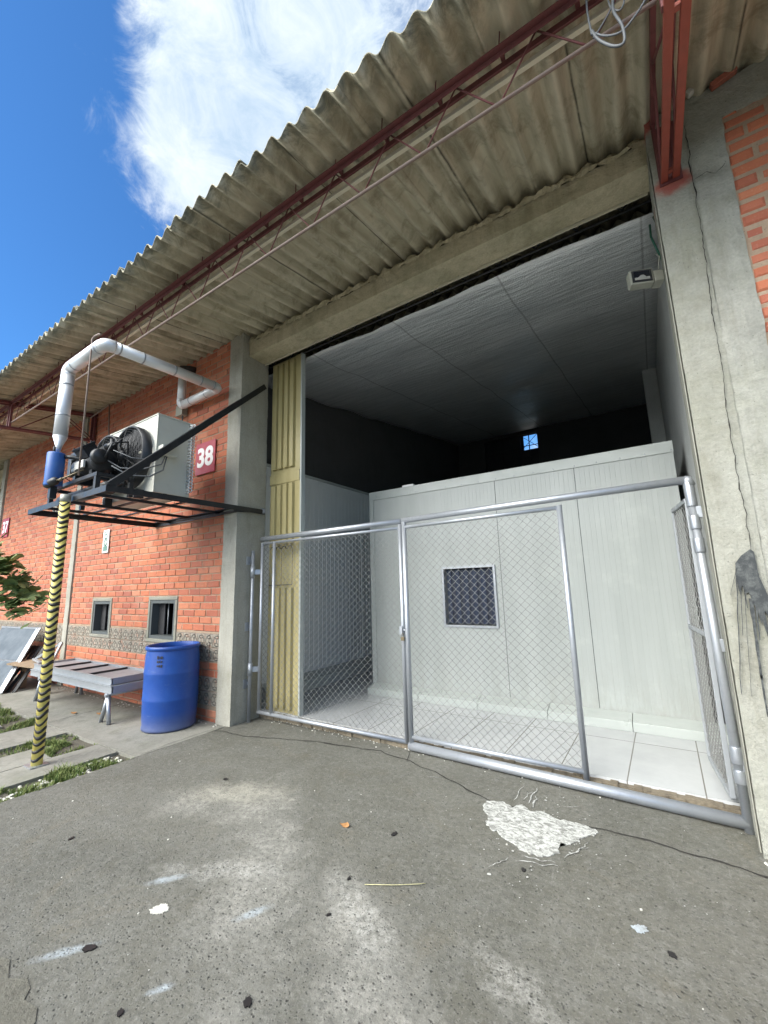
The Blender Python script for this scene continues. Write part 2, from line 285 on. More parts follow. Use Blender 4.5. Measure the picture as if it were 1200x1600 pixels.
def apron(n):
    a = n.noise(.9, 10, .65, .6); b = n.noise(6, 10, .75, .3); c = n.noise(45, 6, .7); flat = n.map(scale=(1, 1, 0))
    k = n.mix(n.rng(a, .33, .67), (.088, .087, .070), (.138, .135, .112))
    k = n.mix(n.rng(b, .42, .72, 0, .6), k, (.165, .165, .149))
    k = n.mix(n.rng(n.noise(2.2, 9, .72, .5), .50, .68, 0, .6), k, (.092, .088, .066))
    k = n.mix(n.rng(n.noise(1.6, 9, .75, 1.0, vec=n.map(loc=(7, 3, 0))), .56, .72, 0, .4), k, (.16, .135, .09))
    x, y, z = n.sep()
    worn = n.m('MAXIMUM', n.ell(-2.0, 1.75, .95, .26, R(-48), .9, 2.6), n.m('MAXIMUM', n.ell(-2.75, 2.1, .6, .22, R(20), .9, 3), n.ell(-1.25, 1.65, .6, .2, R(-35), .9, 3)))
    spk = n.m('MULTIPLY', n.rng(n.noise(30, 10, .85), .42, .55), n.rng(n.noise(4.5, 9, .78), .42, .56))
    k = n.mix(n.m('MULTIPLY', worn, .35), k, (.24, .238, .215)); k = n.mix(n.m('MULTIPLY', worn, n.m('MULTIPLY', spk, .65)), k, (.38, .37, .33))
    cem = n.m('MULTIPLY', n.ell(-2.88, 2.26, .42, .17, R(25), .7, 5), n.rng(n.noise(9, 10, .8), .36, .56, .25, 1)); k = n.mix(n.m('MULTIPLY', cem, .7), k, (.40, .385, .32))
    for (sx, sy, rx, ry, ro, am) in SMEARS:
        sm = n.m('MULTIPLY', n.ell(sx, sy, rx, ry, ro, .5, 14), n.rng(n.noise(30, 8, .8), .34, .6, .25, 1)); k = n.mix(n.m('MULTIPLY', sm, am), k, (.40, .46, .50))
    for (sx, sy, rx, ry, ro, am) in DUSTS:
        sm = n.m('MULTIPLY', n.ell(sx, sy, rx, ry, ro, .8, 7), n.rng(n.noise(26, 10, .85), .44, .58)); k = n.mix(n.m('MULTIPLY', sm, am), k, (.44, .435, .40))
    k = n.mix(n.rng(n.noise(24, 9, .8), .50, .66, 0, .45), k, (.25, .248, .225)); k = n.mix(n.rng(n.noise(90, 4, .8), .54, .66, 0, .4), k, (.30, .30, .27)); k = n.mix(n.rng(n.noise(33, 9, .8), .50, .64, 0, .6), k, (.055, .055, .05))
    p1 = n.rng(n.vor(26, vec=flat), .02, .19, 1, 0); pm = n.rng(n.noise(2.1, 4), .30, .48)
    p2 = n.rng(n.vor(62, vec=flat), .08, .30, 1, 0); near = n.rng(y, 3.4, 1.8, .4, 1)
    k = n.mix(n.m('MULTIPLY', n.m('MULTIPLY', p1, pm), .85), k, (.035, .035, .03)); k = n.mix(n.m('MULTIPLY', n.m('MULTIPLY', p2, near), n.rng(n.noise(5, 6), .35, .6, .15, .85)), k, (.05, .05, .045))
    p3 = n.rng(n.vor(9, vec=n.map(scale=(1, 1, 0), loc=(3, 5, 0))), .0, .045, 1, 0); k = n.mix(n.m('MULTIPLY', p3, .8), k, (.5, .5, .47))
    sc = n.rng(n.noise(1, 6, .8, .4, vec=n.map(scale=(40, 3, 1), rot=(0, 0, .6))), .62, .70, 0, .35); k = n.mix(sc, k, (.34, .34, .32))
    n.col(k); n.rough(n.rng(b, .3, .7, .72, .92))
    h = n.m('ADD', n.m('MULTIPLY', c, .35), n.m('MULTIPLY', b, .6)); h = n.m('SUBTRACT', h, n.m('MULTIPLY', p1, .6)); h = n.m('SUBTRACT', h, n.m('MULTIPLY', p2, .25)); n.bump(h, .7, .014)
def G0(x, y): p = atz(x, y, 0); return p.x, p.y
SMEARS = [(*G0(262, 1374), .10, .028, R(50), .8), (*G0(395, 1427), .085, .026, R(62), .8), (*G0(100, 1488), .11, .028, R(52), .8), (*G0(250, 1546), .05, .018, R(55), .75)]
DUSTS = [(*G0(560, 1430), .30, .10, R(-30), .8), (*G0(800, 1540), .22, .10, R(-20), .6), (*G0(350, 1360), .35, .09, R(30), .7)]
M['apron'] = mat('worn_concrete_apron', rough=.85, build=apron)
M['slab'] = mat('walkway_concrete', rough=.9, build=concrete((.19, .185, .16), (.28, .275, .24), (.10, .095, .075), 1.6, .7, .5, .3))
M['soil'] = mat('soil', rough=1, build=concrete((.07, .062, .045), (.12, .11, .085), (.05, .045, .03), 5, .5, .9))
M['soildark'] = mat('damp_dirt', rough=.95, build=concrete((.10, .095, .075), (.16, .155, .125), (.05, .045, .03), 5, .5, .9))
M['riser'] = mat('broken_screed', rough=1, build=concrete((.16, .13, .09), (.26, .22, .16), (.05, .04, .03), 6, .7, 1))
M['crack'] = mat('crack_dirt', (.03, .028, .024), 1)
M['paint'] = mat('white_spilt_paint', (.70, .71, .68), .6, build=lambda n: (n.col(n.mix(n.rng(n.noise(1, 9, .85, .6, vec=n.map(scale=(22, 40, 1), rot=(0, 0, .5))), .47, .54, 0, .9), (.54, .55, .52), (.17, .17, .155))), n.bump(n.noise(50, 6, .7), .5, .006)))
M['thinpaint'] = mat('thin_paint_smear', (.50, .56, .60), .7, build=lambda n: n.col(n.mix(n.rng(n.noise(30, 8, .8), .4, .62), (.42, .48, .53), (.27, .285, .28))))
M['cement'] = mat('dried_cement', (.55, .54, .48), .9, build=lambda n: (n.col(n.mix(n.noise(30, 6), (.46, .45, .40), (.62, .61, .55))), n.bump(n.noise(60, 5), .5, .005)))
M['tar'] = mat('black_tar', (.018, .016, .016), .5)
M['splash'] = mat('black_paint', rough=.55, build=lambda n: n.col(n.mix(n.rng(n.noise(18, 8, .75), .46, .66, 0, .6), (.028, .032, .034), (.18, .19, .18))))
M['signred'] = paintmetal((.36, .025, .05), (.30, .03, .05), .5)
M['white'] = paintmetal((.78, .78, .77), (.68, .68, .66), .45, 0, 5, .3)
M['signgreen'] = paintmetal((.12, .22, .17), (.1, .2, .15), .5)
M['dirtywhite'] = paintmetal((.58, .57, .52), (.40, .38, .34), .6, 0, 12)
M['glassdark'] = mat('dark_pane', (.012, .014, .02), .12)
M['strip'] = mat('pvc_strip', (.045, .055, .085), .22)
M['stripd'] = mat('pvc_strip_shade', (.022, .027, .045), .3)
M['green'] = paintmetal((.01, .10, .06), (.01, .07, .04), .45)
M['lampgrey'] = paintmetal((.32, .32, .27), (.25, .25, .21), .5, .2)
M['reflector'] = mat('lamp_reflector', (.75, .75, .72), .25, .7)
M['yellow'] = paintmetal((.72, .61, .17), (.55, .45, .12), .5, 0, 8, .6)
M['rubber'] = mat('black_tape', (.018, .018, .016), .5)
M['cable'] = mat('cable', (.10, .11, .12), .5)
M['brass'] = mat('brass', (.16, .13, .08), .5, .5)
M['leaf'] = mat('leaf', rough=.7, spec=.25, build=lambda n: n.col(n.mix(n.attr('rnd'), (.10, .17, .05), (.40, .46, .19))))
M['grass'] = mat('grass', rough=.8, build=lambda n: n.col(n.mix(n.attr('rnd'), (.06, .12, .02), (.22, .25, .08))))
M['bark'] = mat('bark', (.12, .09, .06), .9)
M['dryleaf'] = mat('dry_leaf', (.34, .17, .06), .7)
M['straw'] = mat('straw', (.42, .40, .22), .7)
M['wood'] = mat('old_board', rough=.9, build=concrete((.22, .15, .09), (.30, .22, .14), (.1, .07, .05), 4, .5, .4))
M['farmetal'] = M['greypaint']
M['backing'] = mat('yard_wall_plaster', rough=.9, build=concrete((.4, .4, .36), (.5, .5, .45), (.2, .2, .16)))

# ------------------------------------------------------------------ mesh builder
class MB:
    def __init__(s): s.v = []; s.f = []; s.mi = []; s.rn = []; s.sm = []; s.mat = 0; s.r = 0.5; s.smooth = False
    def face(s, ids, sm=None): s.f.append(tuple(ids)); s.mi.append(s.mat); s.rn.append(s.r); s.sm.append(s.smooth if sm is None else sm)
    def hexa(s, p):
        b = len(s.v); s.v += [Vector(q) for q in p]
        for q in ((3, 2, 1, 0), (4, 5, 6, 7), (0, 1, 5, 4), (1, 2, 6, 5), (2, 3, 7, 6), (3, 0, 4, 7)): s.face([b+i for i in q], False)
        return s
    def box(s, x0, y0, z0, x1, y1, z1):
        return s.hexa([(x0, y0, z0), (x1, y0, z0), (x1, y1, z0), (x0, y1, z0), (x0, y0, z1), (x1, y0, z1), (x1, y1, z1), (x0, y1, z1)])
    def cbox(s, x0, y0, z0, x1, y1, z1, c):      # chamfered box facing -Y (bricks)
        b = len(s.v); o = [(x0, z0), (x1, z0), (x1, z1), (x0, z1)]; i = [(x0+c, z0+c), (x1-c, z0+c), (x1-c, z1-c), (x0+c, z1-c)]
        s.v += [Vector((x, y1, z)) for x, z in o] + [Vector((x, y0+c*.7, z)) for x, z in o] + [Vector((x, y0, z)) for x, z in i]
        for k in range(4):
            j = (k+1) % 4; s.face([b+k, b+j, b+4+j, b+4+k]); s.face([b+4+k, b+4+j, b+8+j, b+8+k])
        s.face([b+8, b+9, b+10, b+11]); return s
    def obox(s, c, ax, ay, az):                  # centre and three half-axes
        c, ax, ay, az = map(Vector, (c, ax, ay, az))
        return s.hexa([c-ax-ay-az, c+ax-ay-az, c+ax+ay-az, c-ax+ay-az, c-ax-ay+az, c+ax-ay+az, c+ax+ay+az, c-ax+ay+az])
    def beam(s, a, b, w, h, up=(0, 0, 1)):
        a, b = Vector(a), Vector(b); d = (b-a); L = d.length; d.normalize(); u = Vector(up); sd_ = d.cross(u)
        if sd_.length < 1e-4: sd_ = d.cross(Vector((1, 0, 0)))
        sd_.normalize(); u = sd_.cross(d)
        return s.obox((a+b)/2, d*L/2, sd_*w/2, u*h/2)
    def angle(s, a, b, w=.05, t=.006, up=(0, 0, 1), side=1):  # L profile
        a, b = Vector(a), Vector(b); d = (b-a).normalized(); u = Vector(up); q = d.cross(u).normalized()*side; u = (q.cross(d)*side).normalized()
        s.obox((a+b)/2+q*w/2, (b-a)/2, q*w/2, u*t/2); s.obox((a+b)/2-u*(w/2+t/2), (b-a)/2, q*t/2, u*w/2); return s
    def tube(s, pts, r, n=10, closed=False, caps=True, radii=None):
        pts = [Vector(p) for p in pts]; m_ = len(pts); base = len(s.v); prev = None
        for i, p in enumerate(pts):
            if closed: d = pts[(i+1) % m_]-pts[i-1]
            elif i == 0: d = pts[1]-p
            elif i == m_-1: d = p-pts[i-1]
            else: d = (pts[i+1]-p).normalized()+(p-pts[i-1]).normalized()
            d.normalize()
            if prev is None:
                a = Vector((0, 0, 1)) if abs(d.z) < .9 else Vector((1, 0, 0)); u = d.cross(a).normalized()
            else:
                u = (prev-d*prev.dot(d)).normalized()
            prev = u; w = d.cross(u); rr = radii[i] if radii else r
            k = 1.0
            if 0 < i < m_-1 and not closed:
                cs = max(.5, d.dot((p-pts[i-1]).normalized())); k = 1/cs if cs < .999 else 1
            for j in range(n):
                t = 2*math.pi*j/n; s.v.append(p+(u*math.cos(t)+w*math.sin(t))*rr)
        rings = m_ if closed else m_-1
        for i in range(rings):
            for j in range(n):
                a = base+i*n+j; b = base+i*n+(j+1) % n; c = base+((i+1) % m_)*n+(j+1) % n; e = base+((i+1) % m_)*n+j
                s.face((a, b, c, e), True)
        if caps and not closed:
            s.face([base+j for j in range(n)][::-1], False); s.face([base+(m_-1)*n+j for j in range(n)], False)
        return s
    def cyl(s, a, b, r, n=20): return s.tube([a, b], r, n)
    def lathe(s, prof, c=(0, 0, 0), n=40, axis='Z', sx=1, sy=1):
        base = len(s.v); c = Vector(c)
        for r, h in prof:
            for j in range(n):
                t = 2*math.pi*j/n; x, y = r*math.cos(t)*sx, r*math.sin(t)*sy
                s.v.append(c+(Vector((x, y, h)) if axis == 'Z' else Vector((x, h, y)) if axis == 'Y' else Vector((h, x, y))))
        for i in range(len(prof)-1):
            for j in range(n):
                s.face((base+i*n+j, base+i*n+(j+1) % n, base+(i+1)*n+(j+1) % n, base+(i+1)*n+j), True)
        return s
    def poly(s, pts, thick=None, nrm=None):      # flat polygon, optionally extruded
        b = len(s.v); n = len(pts); s.v += [Vector(p) for p in pts]; s.face(range(b, b+n), False)
        if thick:
            d = Vector(nrm)*thick; s.v += [Vector(p)-d for p in pts]; s.face(list(range(b+n, b+2*n))[::-1], False)
            for i in range(n): s.face((b+i, b+n+i, b+n+(i+1) % n, b+(i+1) % n), False)
        return s
    def build(s, name, mats, parent=None, bevel=0, seg=2, rnd=False):
        org = Vector(parent['_o']) if parent is not None else Vector((0, 0, 0))
        me = bpy.data.meshes.new(name); me.from_pydata([tuple(p-org) for p in s.v], [], s.f)
        if not isinstance(mats, (list, tuple)): mats = [mats]
        for q in mats: me.materials.append(q)
        me.polygons.foreach_set('material_index', s.mi); me.polygons.foreach_set('use_smooth', s.sm)
        if rnd:
            a = me.attributes.new('rnd', 'FLOAT', 'FACE'); a.data.foreach_set('value', s.rn)
        me.update()
        bm = bmesh.new(); bm.from_mesh(me); bmesh.ops.recalc_face_normals(bm, faces=bm.faces); bm.to_mesh(me); bm.free()
        o = bpy.data.objects.new(name, me); S.collection.objects.link(o)
        if parent is not None: o.parent = parent; o['_o'] = tuple(org)
        else: o['_o'] = (0, 0, 0)
        if bevel:
            bv = o.modifiers.new('bevel', 'BEVEL'); bv.width = bevel; bv.segments = seg; bv.limit_method = 'ANGLE'; bv.angle_limit = R(40)
        return o
def islands(mb):
    par = list(range(len(mb.v)))
    def find(a):
        while par[a] != a: par[a] = par[par[a]]; a = par[a]
        return a
    for f in mb.f:
        r0_ = find(f[0])
        for q in f[1:]: par[find(q)] = r0_
    g_ = {}
    for i, f in enumerate(mb.f): g_.setdefault(find(f[0]), []).append(i)
    out = []
    for ids in g_.values():
        m2 = MB(); mp = {}
        for i in ids:
            ff = []
            for q in mb.f[i]:
                if q not in mp: mp[q] = len(m2.v); m2.v.append(mb.v[q])
                ff.append(mp[q])
            m2.f.append(tuple(ff)); m2.mi.append(mb.mi[i]); m2.rn.append(mb.rn[i]); m2.sm.append(mb.sm[i])
        out.append(m2)
    return out
def buildeach(mb, *a, **k):      # every loose piece an object of its own
    return [q.build(*a, **k) for q in islands(mb)]
def thing(name, label, cat, loc=(0, 0, 0), group=None):
    o = bpy.data.objects.new(name, None); S.collection.objects.link(o); o.location = loc; o['_o'] = tuple(loc); o.empty_display_size = .1
    o['label'] = label; o['category'] = cat
    if group: o['group'] = group
    return o
def tag(o, label=None, cat=None, group=None, kind=None):
    if label: o['label'] = label
    if cat: o['category'] = cat
    if group: o['group'] = group
    if kind: o['kind'] = kind
    return o
def rootmesh(mb, name, mats, label, cat, loc, group=None, **k):     # a thing that is one mesh, origin at its base
    e = {'_o': loc}
    class P(dict): pass
    for i, p in enumerate(mb.v): mb.v[i] = p-Vector(loc)
    o = mb.build(name, mats, None, **k); o.location = loc; o['_o'] = tuple(loc)
    return tag(o, label, cat, group)
# ------------------------------------------------------------------ ground
def slab(name, x0, y0, x1, y1, zt, zb, mt):
    return tag(MB().box(x0, y0, zb, x1, y1, zt).build(name, mt, bevel=.008), kind='structure')
def rough_slab(name, x0, y0, x1, y1, zt, zb, mt, step=.12, amp=.012):
    pts = []
    def side(a, b):
        n = max(2, int((b-a).length/step)); d = (b-a).normalized(); q = Vector((-d.y, d.x, 0))
        for i in range(n):
            p = a+(b-a)*(i/n); pts.append(p+q*(noise.noise(p*3.1)*amp+noise.noise(p*13)*amp*.5))
    A = [Vector((x0, y0, zt)), Vector((x1, y0, zt)), Vector((x1, y1, zt)), Vector((x0, y1, zt))]
    for i in range(4): side(A[i], A[(i+1) % 4])
    return tag(MB().poly(pts, zt-zb, (0, 0, 1)).build(name, mt), kind='structure')
g = MB(); g.box(-400, -400, -.3, 400, 400, -.035); tag(g.build('ground', M['soil']), kind='structure')
rough_slab('concrete_apron', -4.3, -14, 14, 3.72, 0, -.2, M['apron'], .12, .008)
rough_slab('walkway', -22, 2.25, -4.315, 3.3, -.003, -.2, M['slab'])
rough_slab('paving_slab', -5.03, -6, -4.62, 2.235, -.006, -.2, M['slab'])
rough_slab('paving_slab', -5.5, -6, -5.06, 1.86, -.012, -.2, M['slab'])
rough_slab('paving_slab', -6.42, -6, -5.76, 2.235, -.006, -.2, M['slab'])
rough_slab('paving_slab', -7.0, -6, -6.75, 1.95, -.012, -.2, M['slab'])
tag(MB().box(-60, -60, -.2, -12, 2.2, -.01).build('yard_paving', M['slab']), kind='structure')
# cracks and joints: jagged dark ribbons let into the slab
def crack(pts, w, name='crack', z=.004, jag=.02):
    P = [Vector((x, y, 0)) for x, y in pts]; q = []
    for a, b in zip(P, P[1:]):
        n = max(2, int((b-a).length/.035))
        for i in range(n): q.append(a+(b-a)*(i/n))
    q.append(P[-1]); mb = MB(); L_, R_ = [], []
    for i, p in enumerate(q):
        d = (q[min(i+1, len(q)-1)]-q[max(i-1, 0)]).normalized(); s_ = Vector((-d.y, d.x, 0))
        p = p+s_*noise.noise(p*6)*jag*1.5+s_*noise.noise(p*31)*jag*.5; ww = w*(.35+.9*abs(noise.noise(p*9+Vector((5, 1, 2)))))
        L_.append(p+s_*ww); R_.append(p-s_*ww)
    b = len(mb.v)
    for l, r in zip(L_, R_): mb.v += [l+Vector((0, 0, z)), r+Vector((0, 0, z))]
    for i in range(len(L_)-1): mb.face((b+2*i, b+2*i+1, b+2*i+3, b+2*i+2), False)
    return tag(mb.build(name, M['crack']), kind='structure')
crack([(-4.28, 3.08), (-3.87, 3.12), (-3.03, 3.38), (-2.38, 3.47), (-2.03, 3.40), (-1.61, 3.28), (-1.23, 3.10), (-.83, 3.09), (-.5, 3.11), (-.14, 3.1), (.27, 3.07), (.8, 3.03), (2, 3.0)], .011)
crack([(-2.03, 3.4), (-2.1, 3.56), (-2.2, 3.68)], .004)
crack([(-6.35, 2.26), (-6.43, 2.6), (-6.46, 3.24)], .008, jag=.004)
crack([(-4.31, 2.3), (-4.36, 2.75), (-4.34, 3.2)], .005)
dq = MB().poly([Vector((x, y, .004)) for x, y in ((-3.2, .72), (-2.9, .80), (-2.62, .79), (-2.48, .835), (-2.37, .80), (-2.30, .84), (-2.24, .83), (-2.2, .80), (-2.12, .815), (-2.06, .79), (-1.98, .70), (-1.9, .55), (-1.7, .2), (-3.2, .2))], .003, (0, 0, 1))
tag(dq.build('dirt', M['soildark']), kind='structure')
crack([(-5.76, 1.0), (-5.4, 1.1), (-5.06, 1.05)], .008, z=-.002)
# interior floor
floor_mb = MB().box(-4.75, 3.72, -.1, .33, 11.5, .07)
tag(floor_mb.build('tiled_floor', M['tile']), kind='structure')
rs = MB(); rs.mat = 0
x = -4.3; prev = None
while x < .3:
    rs.box(x, 3.655+random.uniform(-.012, .012), -.05, x+.052, 3.73, .062+random.uniform(-.012, 0)); x += .05
tag(rs.build('door_sill', M['riser']), kind='structure')

# ------------------------------------------------------------------ building
B = thing('warehouse_building', 'brick and concrete warehouse with a corrugated canopy and a wide open dock doorway', 'building', (-2, 3.25, 0))
rz = lambda y: 4.85+.17*(y-3.25)
def brickwall(x0, x1, z0, z1, yf, skips, name='brick_wall', course=.0885, bl=.245, mort=.013, jit=.003, c=.006, lab=None):
    mb = MB(); mb.mat = 1
    # mortar backing built in strips round openings (window holes)
    ys = yf+.007
    holes = [h for h in skips if h[4]]
    xs = sorted({x0, x1, *[h[0] for h in holes], *[h[1] for h in holes]})
    for a, b in zip(xs, xs[1:]):
        hs = [h for h in holes if h[0] < b-1e-4 and h[1] > a+1e-4]
        if not hs: mb.box(a, ys, z0, b, yf+.2, z1)
        else:
            h = hs[0]; mb.box(a, ys, z0, b, yf+.2, h[2]); mb.box(a, ys, h[3], b, yf+.2, z1)
    mb.mat = 0; z = z0; row = 0
    while z < z1-.02:
        off = (row % 2)*bl/2+random.uniform(-.02, .02); x = x0-off
        while x < x1:
            L_ = bl*random.uniform(.96, 1.03); a, b = max(x, x0), min(x+L_, x1); zt = min(z+course, z1)
            xa, xb = a+mort/2, b-mort/2
            segs = [(xa, xb)]
            for h in skips:
                if z+course*.5 > h[2] and z+course*.5 < h[3]:
                    ns = []
                    for (p, q) in segs:
                        if q <= h[0] or p >= h[1]: ns.append((p, q))
                        else:
                            if p < h[0]-.02: ns.append((p, h[0]-.004))
                            if q > h[1]+.02: ns.append((h[1]+.004, q))
                    segs = ns
            for (p, q) in segs:
                if q-p > .02:
                    mb.r = random.random(); dz = random.uniform(-jit, jit)*.5; dy = random.uniform(-jit, jit)
                    mb.cbox(p, yf+dy, z+mort/2+dz, q, yf+.03, zt-mort/2+dz, c)
            x += L_
        z += course; row += 1
    o = mb.build(name, [M['brick'], M['mortar']], B, rnd=True)
    if lab: o['label'] = lab
    return o
W1 = (-7.86, -7.30, .88, 1.39); W2 = (-6.12, -5.50, .88, 1.40)
def surround(w, p=.053): return (w[0]-p, w[1]+p, w[2]-p, w[3]+p)
BAND = (.66, 1.0)
sk = [(*W1, True), (*W2, True), (*surround(W1), False), (*surround(W2), False), (-8.75, -4.5, BAND[0], BAND[1], False), (-5.05, -4.5, .16, .48, False)]
brickwall(-8.74, -4.52, -.05, 4.86, 3.26, sk)
brickwall(-13.0, -8.93, -.05, 4.86, 3.26, [(-13.0, -8.9, BAND[0], BAND[1], False)])
brickwall(.69, 3.6, -.05, 4.62, 3.262, [], course=.094, bl=.26, mort=.022, jit=.007, c=.014)
# patterned blocks
def blocks(x0, x1, z0, z1, holes=()):
    mb = MB(); z = z0
    while z < z1-.05:
        x = x0
        while x < x1-.03:
            b = min(x+.155*2, x1)
            segs = [(x, b)]
            for h in holes:
                if z+.08 < h[3] and z+.12 > h[2]:
                    ns = []
                    for p, q in segs:
                        if q <= h[0] or p >= h[1]: ns.append((p, q)); continue
                        if p < h[0]-.02: ns.append((p, h[0]))
                        if q > h[1]+.02: ns.append((h[1], q))
                    segs = ns
            for p, q in segs: mb.cbox(p+.004, 3.255, z+.004, q-.004, 3.29, z+.161, .006)
            x = b
        z += .165
    mb.build('patterned_block_course', M['block'], B)
blocks(-8.74, -4.54, .665, .995, [surround(W1), surround(W2)]); blocks(-13.0, -8.93, .665, .995); blocks(-5.02, -4.54, .165, .48)
# windows in the brick wall
for w in (W1, W2):
    f = MB(); s_ = surround(w, .05); t = .012
    for (a, c, b, d) in ((s_[0], s_[2], s_[1], w[2]), (s_[0], w[3], s_[1], s_[3]), (s_[0], w[2], w[0], w[3]), (w[1], w[2], s_[1], w[3])):
        f.box(a, 3.25, c, b, 3.32, d)
    win = f.build('window', M['conc_dark'], B, bevel=.01)
    f = MB(); k = .045
    for (a, c, b, d) in ((w[0], w[2], w[1], w[2]+k), (w[0], w[3]-k, w[1], w[3]), (w[0], w[2]+k, w[0]+k, w[3]-k), (w[1]-k, w[2]+k, w[1], w[3]-k)):
        f.box(a+.001, 3.262, c+.001, b-.001, 3.40, d-.001)
    fo = f.build('window_frame', M['frame_grey'], win)
    f = MB(); f.box(w[0]+.05, 3.36, w[2]+.05, w[0]+.20, 3.38, w[3]-.05); f.build('shutter', M['dark'], win, bevel=.004)
    f = MB(); f.cyl((w[0]+.24, 3.39, w[2]+.05), (w[0]+.24, 3.39, w[3]-.05), .008, 8); f.build('bar', M['greypaint'], win)
    f = MB(); f.box(w[0]-.2, 3.47, w[2]-.3, w[1]+.2, 3.9, w[3]+.3)
    # dark room behind: five-sided box, open to the front
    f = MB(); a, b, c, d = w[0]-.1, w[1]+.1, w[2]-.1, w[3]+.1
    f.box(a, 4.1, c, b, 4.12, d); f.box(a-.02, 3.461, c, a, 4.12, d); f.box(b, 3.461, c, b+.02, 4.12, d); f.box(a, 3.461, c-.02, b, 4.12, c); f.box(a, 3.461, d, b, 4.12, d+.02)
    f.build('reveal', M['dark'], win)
# columns
def slabmesh(pts2, z0, z1, cuts=10, amp=.004):
    pass
def rcol(x0, x1, y0, y1, z0, z1, mt, name='column', amp=.006, nx=6, nz=60, lab=None):
    bm = bmesh.new(); bmesh.ops.create_cube(bm, size=1)
    for v in bm.verts: v.co = Vector((x0 if v.co.x < 0 else x1, y0 if v.co.y < 0 else y1, z0 if v.co.z < 0 else z1))
    L = max(x1-x0, y1-y0, z1-z0)
    def cut(axis, n):
        es = [e for e in bm.edges if abs((e.verts[0].co-e.verts[1].co)[axis]) > 1e-5 and all(abs((e.verts[0].co-e.verts[1].co)[k]) < 1e-5 for k in range(3) if k != axis)]
        if n > 0: bmesh.ops.subdivide_edges(bm, edges=es, cuts=n, use_grid_fill=True)
    for ax, ln in ((0, x1-x0), (1, y1-y0), (2, z1-z0)): cut(ax, min(90, int(ln/.05)))
    for v in bm.verts:
        p = v.co.copy(); n1 = noise.noise(p*2.2)*amp+noise.noise(p*9)*amp*.5+noise.noise(p*24)*amp*.3
        edge = sum((abs(p.x-x0) < .001 or abs(p.x-x1) < .001, abs(p.y-y0) < .001 or abs(p.y-y1) < .001, abs(p.z-z0) < .001 or abs(p.z-z1) < .001))
        c = Vector(((x0+x1)/2, (y0+y1)/2, p.z)) if z1-z0 > x1-x0 else Vector((p.x, (y0+y1)/2, (z0+z1)/2))
        d = (p-c).normalized()
        v.co += d*n1*(1.0 if edge < 2 else .8) - (d*.006*(.5+abs(noise.noise(p*12))*2) if edge >= 2 else Vector((0, 0, 0)))
    me = bpy.data.meshes.new(name); org = Vector(B['_o'])
    for v in bm.verts: v.co -= org
    bmesh.ops.recalc_face_normals(bm, faces=bm.faces); bm.to_mesh(me); bm.free(); me.materials.append(mt)
    for p in me.polygons: p.use_smooth = False
    o = bpy.data.objects.new(name, me); S.collection.objects.link(o); o.parent = B; o['_o'] = tuple(org)
    if lab: o['label'] = lab
    return o
rcol(-4.515, -4.25, 3.235, 3.68, -.03, 4.86, M['concrete'])
cR = rcol(.275, .50, 3.24, 3.62, -.03, 4.84, M['concrete_right'], lab='pale concrete column splashed with black paint')
rcol(.495, .70, 3.25, 3.55, -.03, 4.80, M['plaster'], 'plaster_strip', amp=.022)
rcol(.49, 3.6, 3.251, 3.5, 4.58, 4.86, M['plaster'], 'plaster_strip', amp=.02)
rcol(-8.92, -8.75, 3.235, 3.45, -.03, 4.8, M['concrete'])
rcol(-13.25, -13.01, 3.22, 3.5, -.03, 4.8, M['concrete'])
rcol(3.6, 3.9, 3.24, 3.62, -.03, 4.84, M['concrete'])
# beam over the doorway, chipped along the lower edge
rcol(-4.25, .275, 3.33, 3.60, 4.56, 4.75, M['beam'], 'beam', amp=.016)
rcol(-18, -13.26, 3.33, 3.56, 4.36, 4.72, M['beam'], 'beam', amp=.013)
# mortar packing between beam and sheets
mb = MB(); nx_ = 220; prof = ((3.322, 4.735), (3.315, 4.77), (3.345, 4.81), (3.40, 4.85), (3.55, 4.93)); b = 0
for i in range(nx_+1):
    x = -4.25+4.53*i/nx_; sn = math.sin(2*math.pi*x/.164)
    for j, (y, z) in enumerate(prof):
        a = (0, .5, 1, 1, 1)[j]; mb.v.append(Vector((x, y+(.03*noise.noise(Vector((x*9, j*.6, 0)))+.02*noise.noise(Vector((x*31, j, 5))))*(1 if j < 4 else 0), z+a*(.022*sn+.03*noise.noise(Vector((x*5, j*.5, 9)))+.02*noise.noise(Vector((x*27, j, 1)))))))
m_ = len(prof)
for i in range(nx_):
    for j in range(m_-1): mb.face((i*m_+j, (i+1)*m_+j, (i+1)*m_+j+1, i*m_+j+1), False)
mb.build('mortar_packing', M['beam'], B)
# steel door-head angle and jamb strip
MB().box(-4.24, 3.602, 4.543, .262, 3.61, 4.575).build('door_head_angle', M['cream'], B)
MB().box(.264, 3.255, 0.02, .270, 3.30, 4.56).build('door_jamb', M['conc_dark'], B)
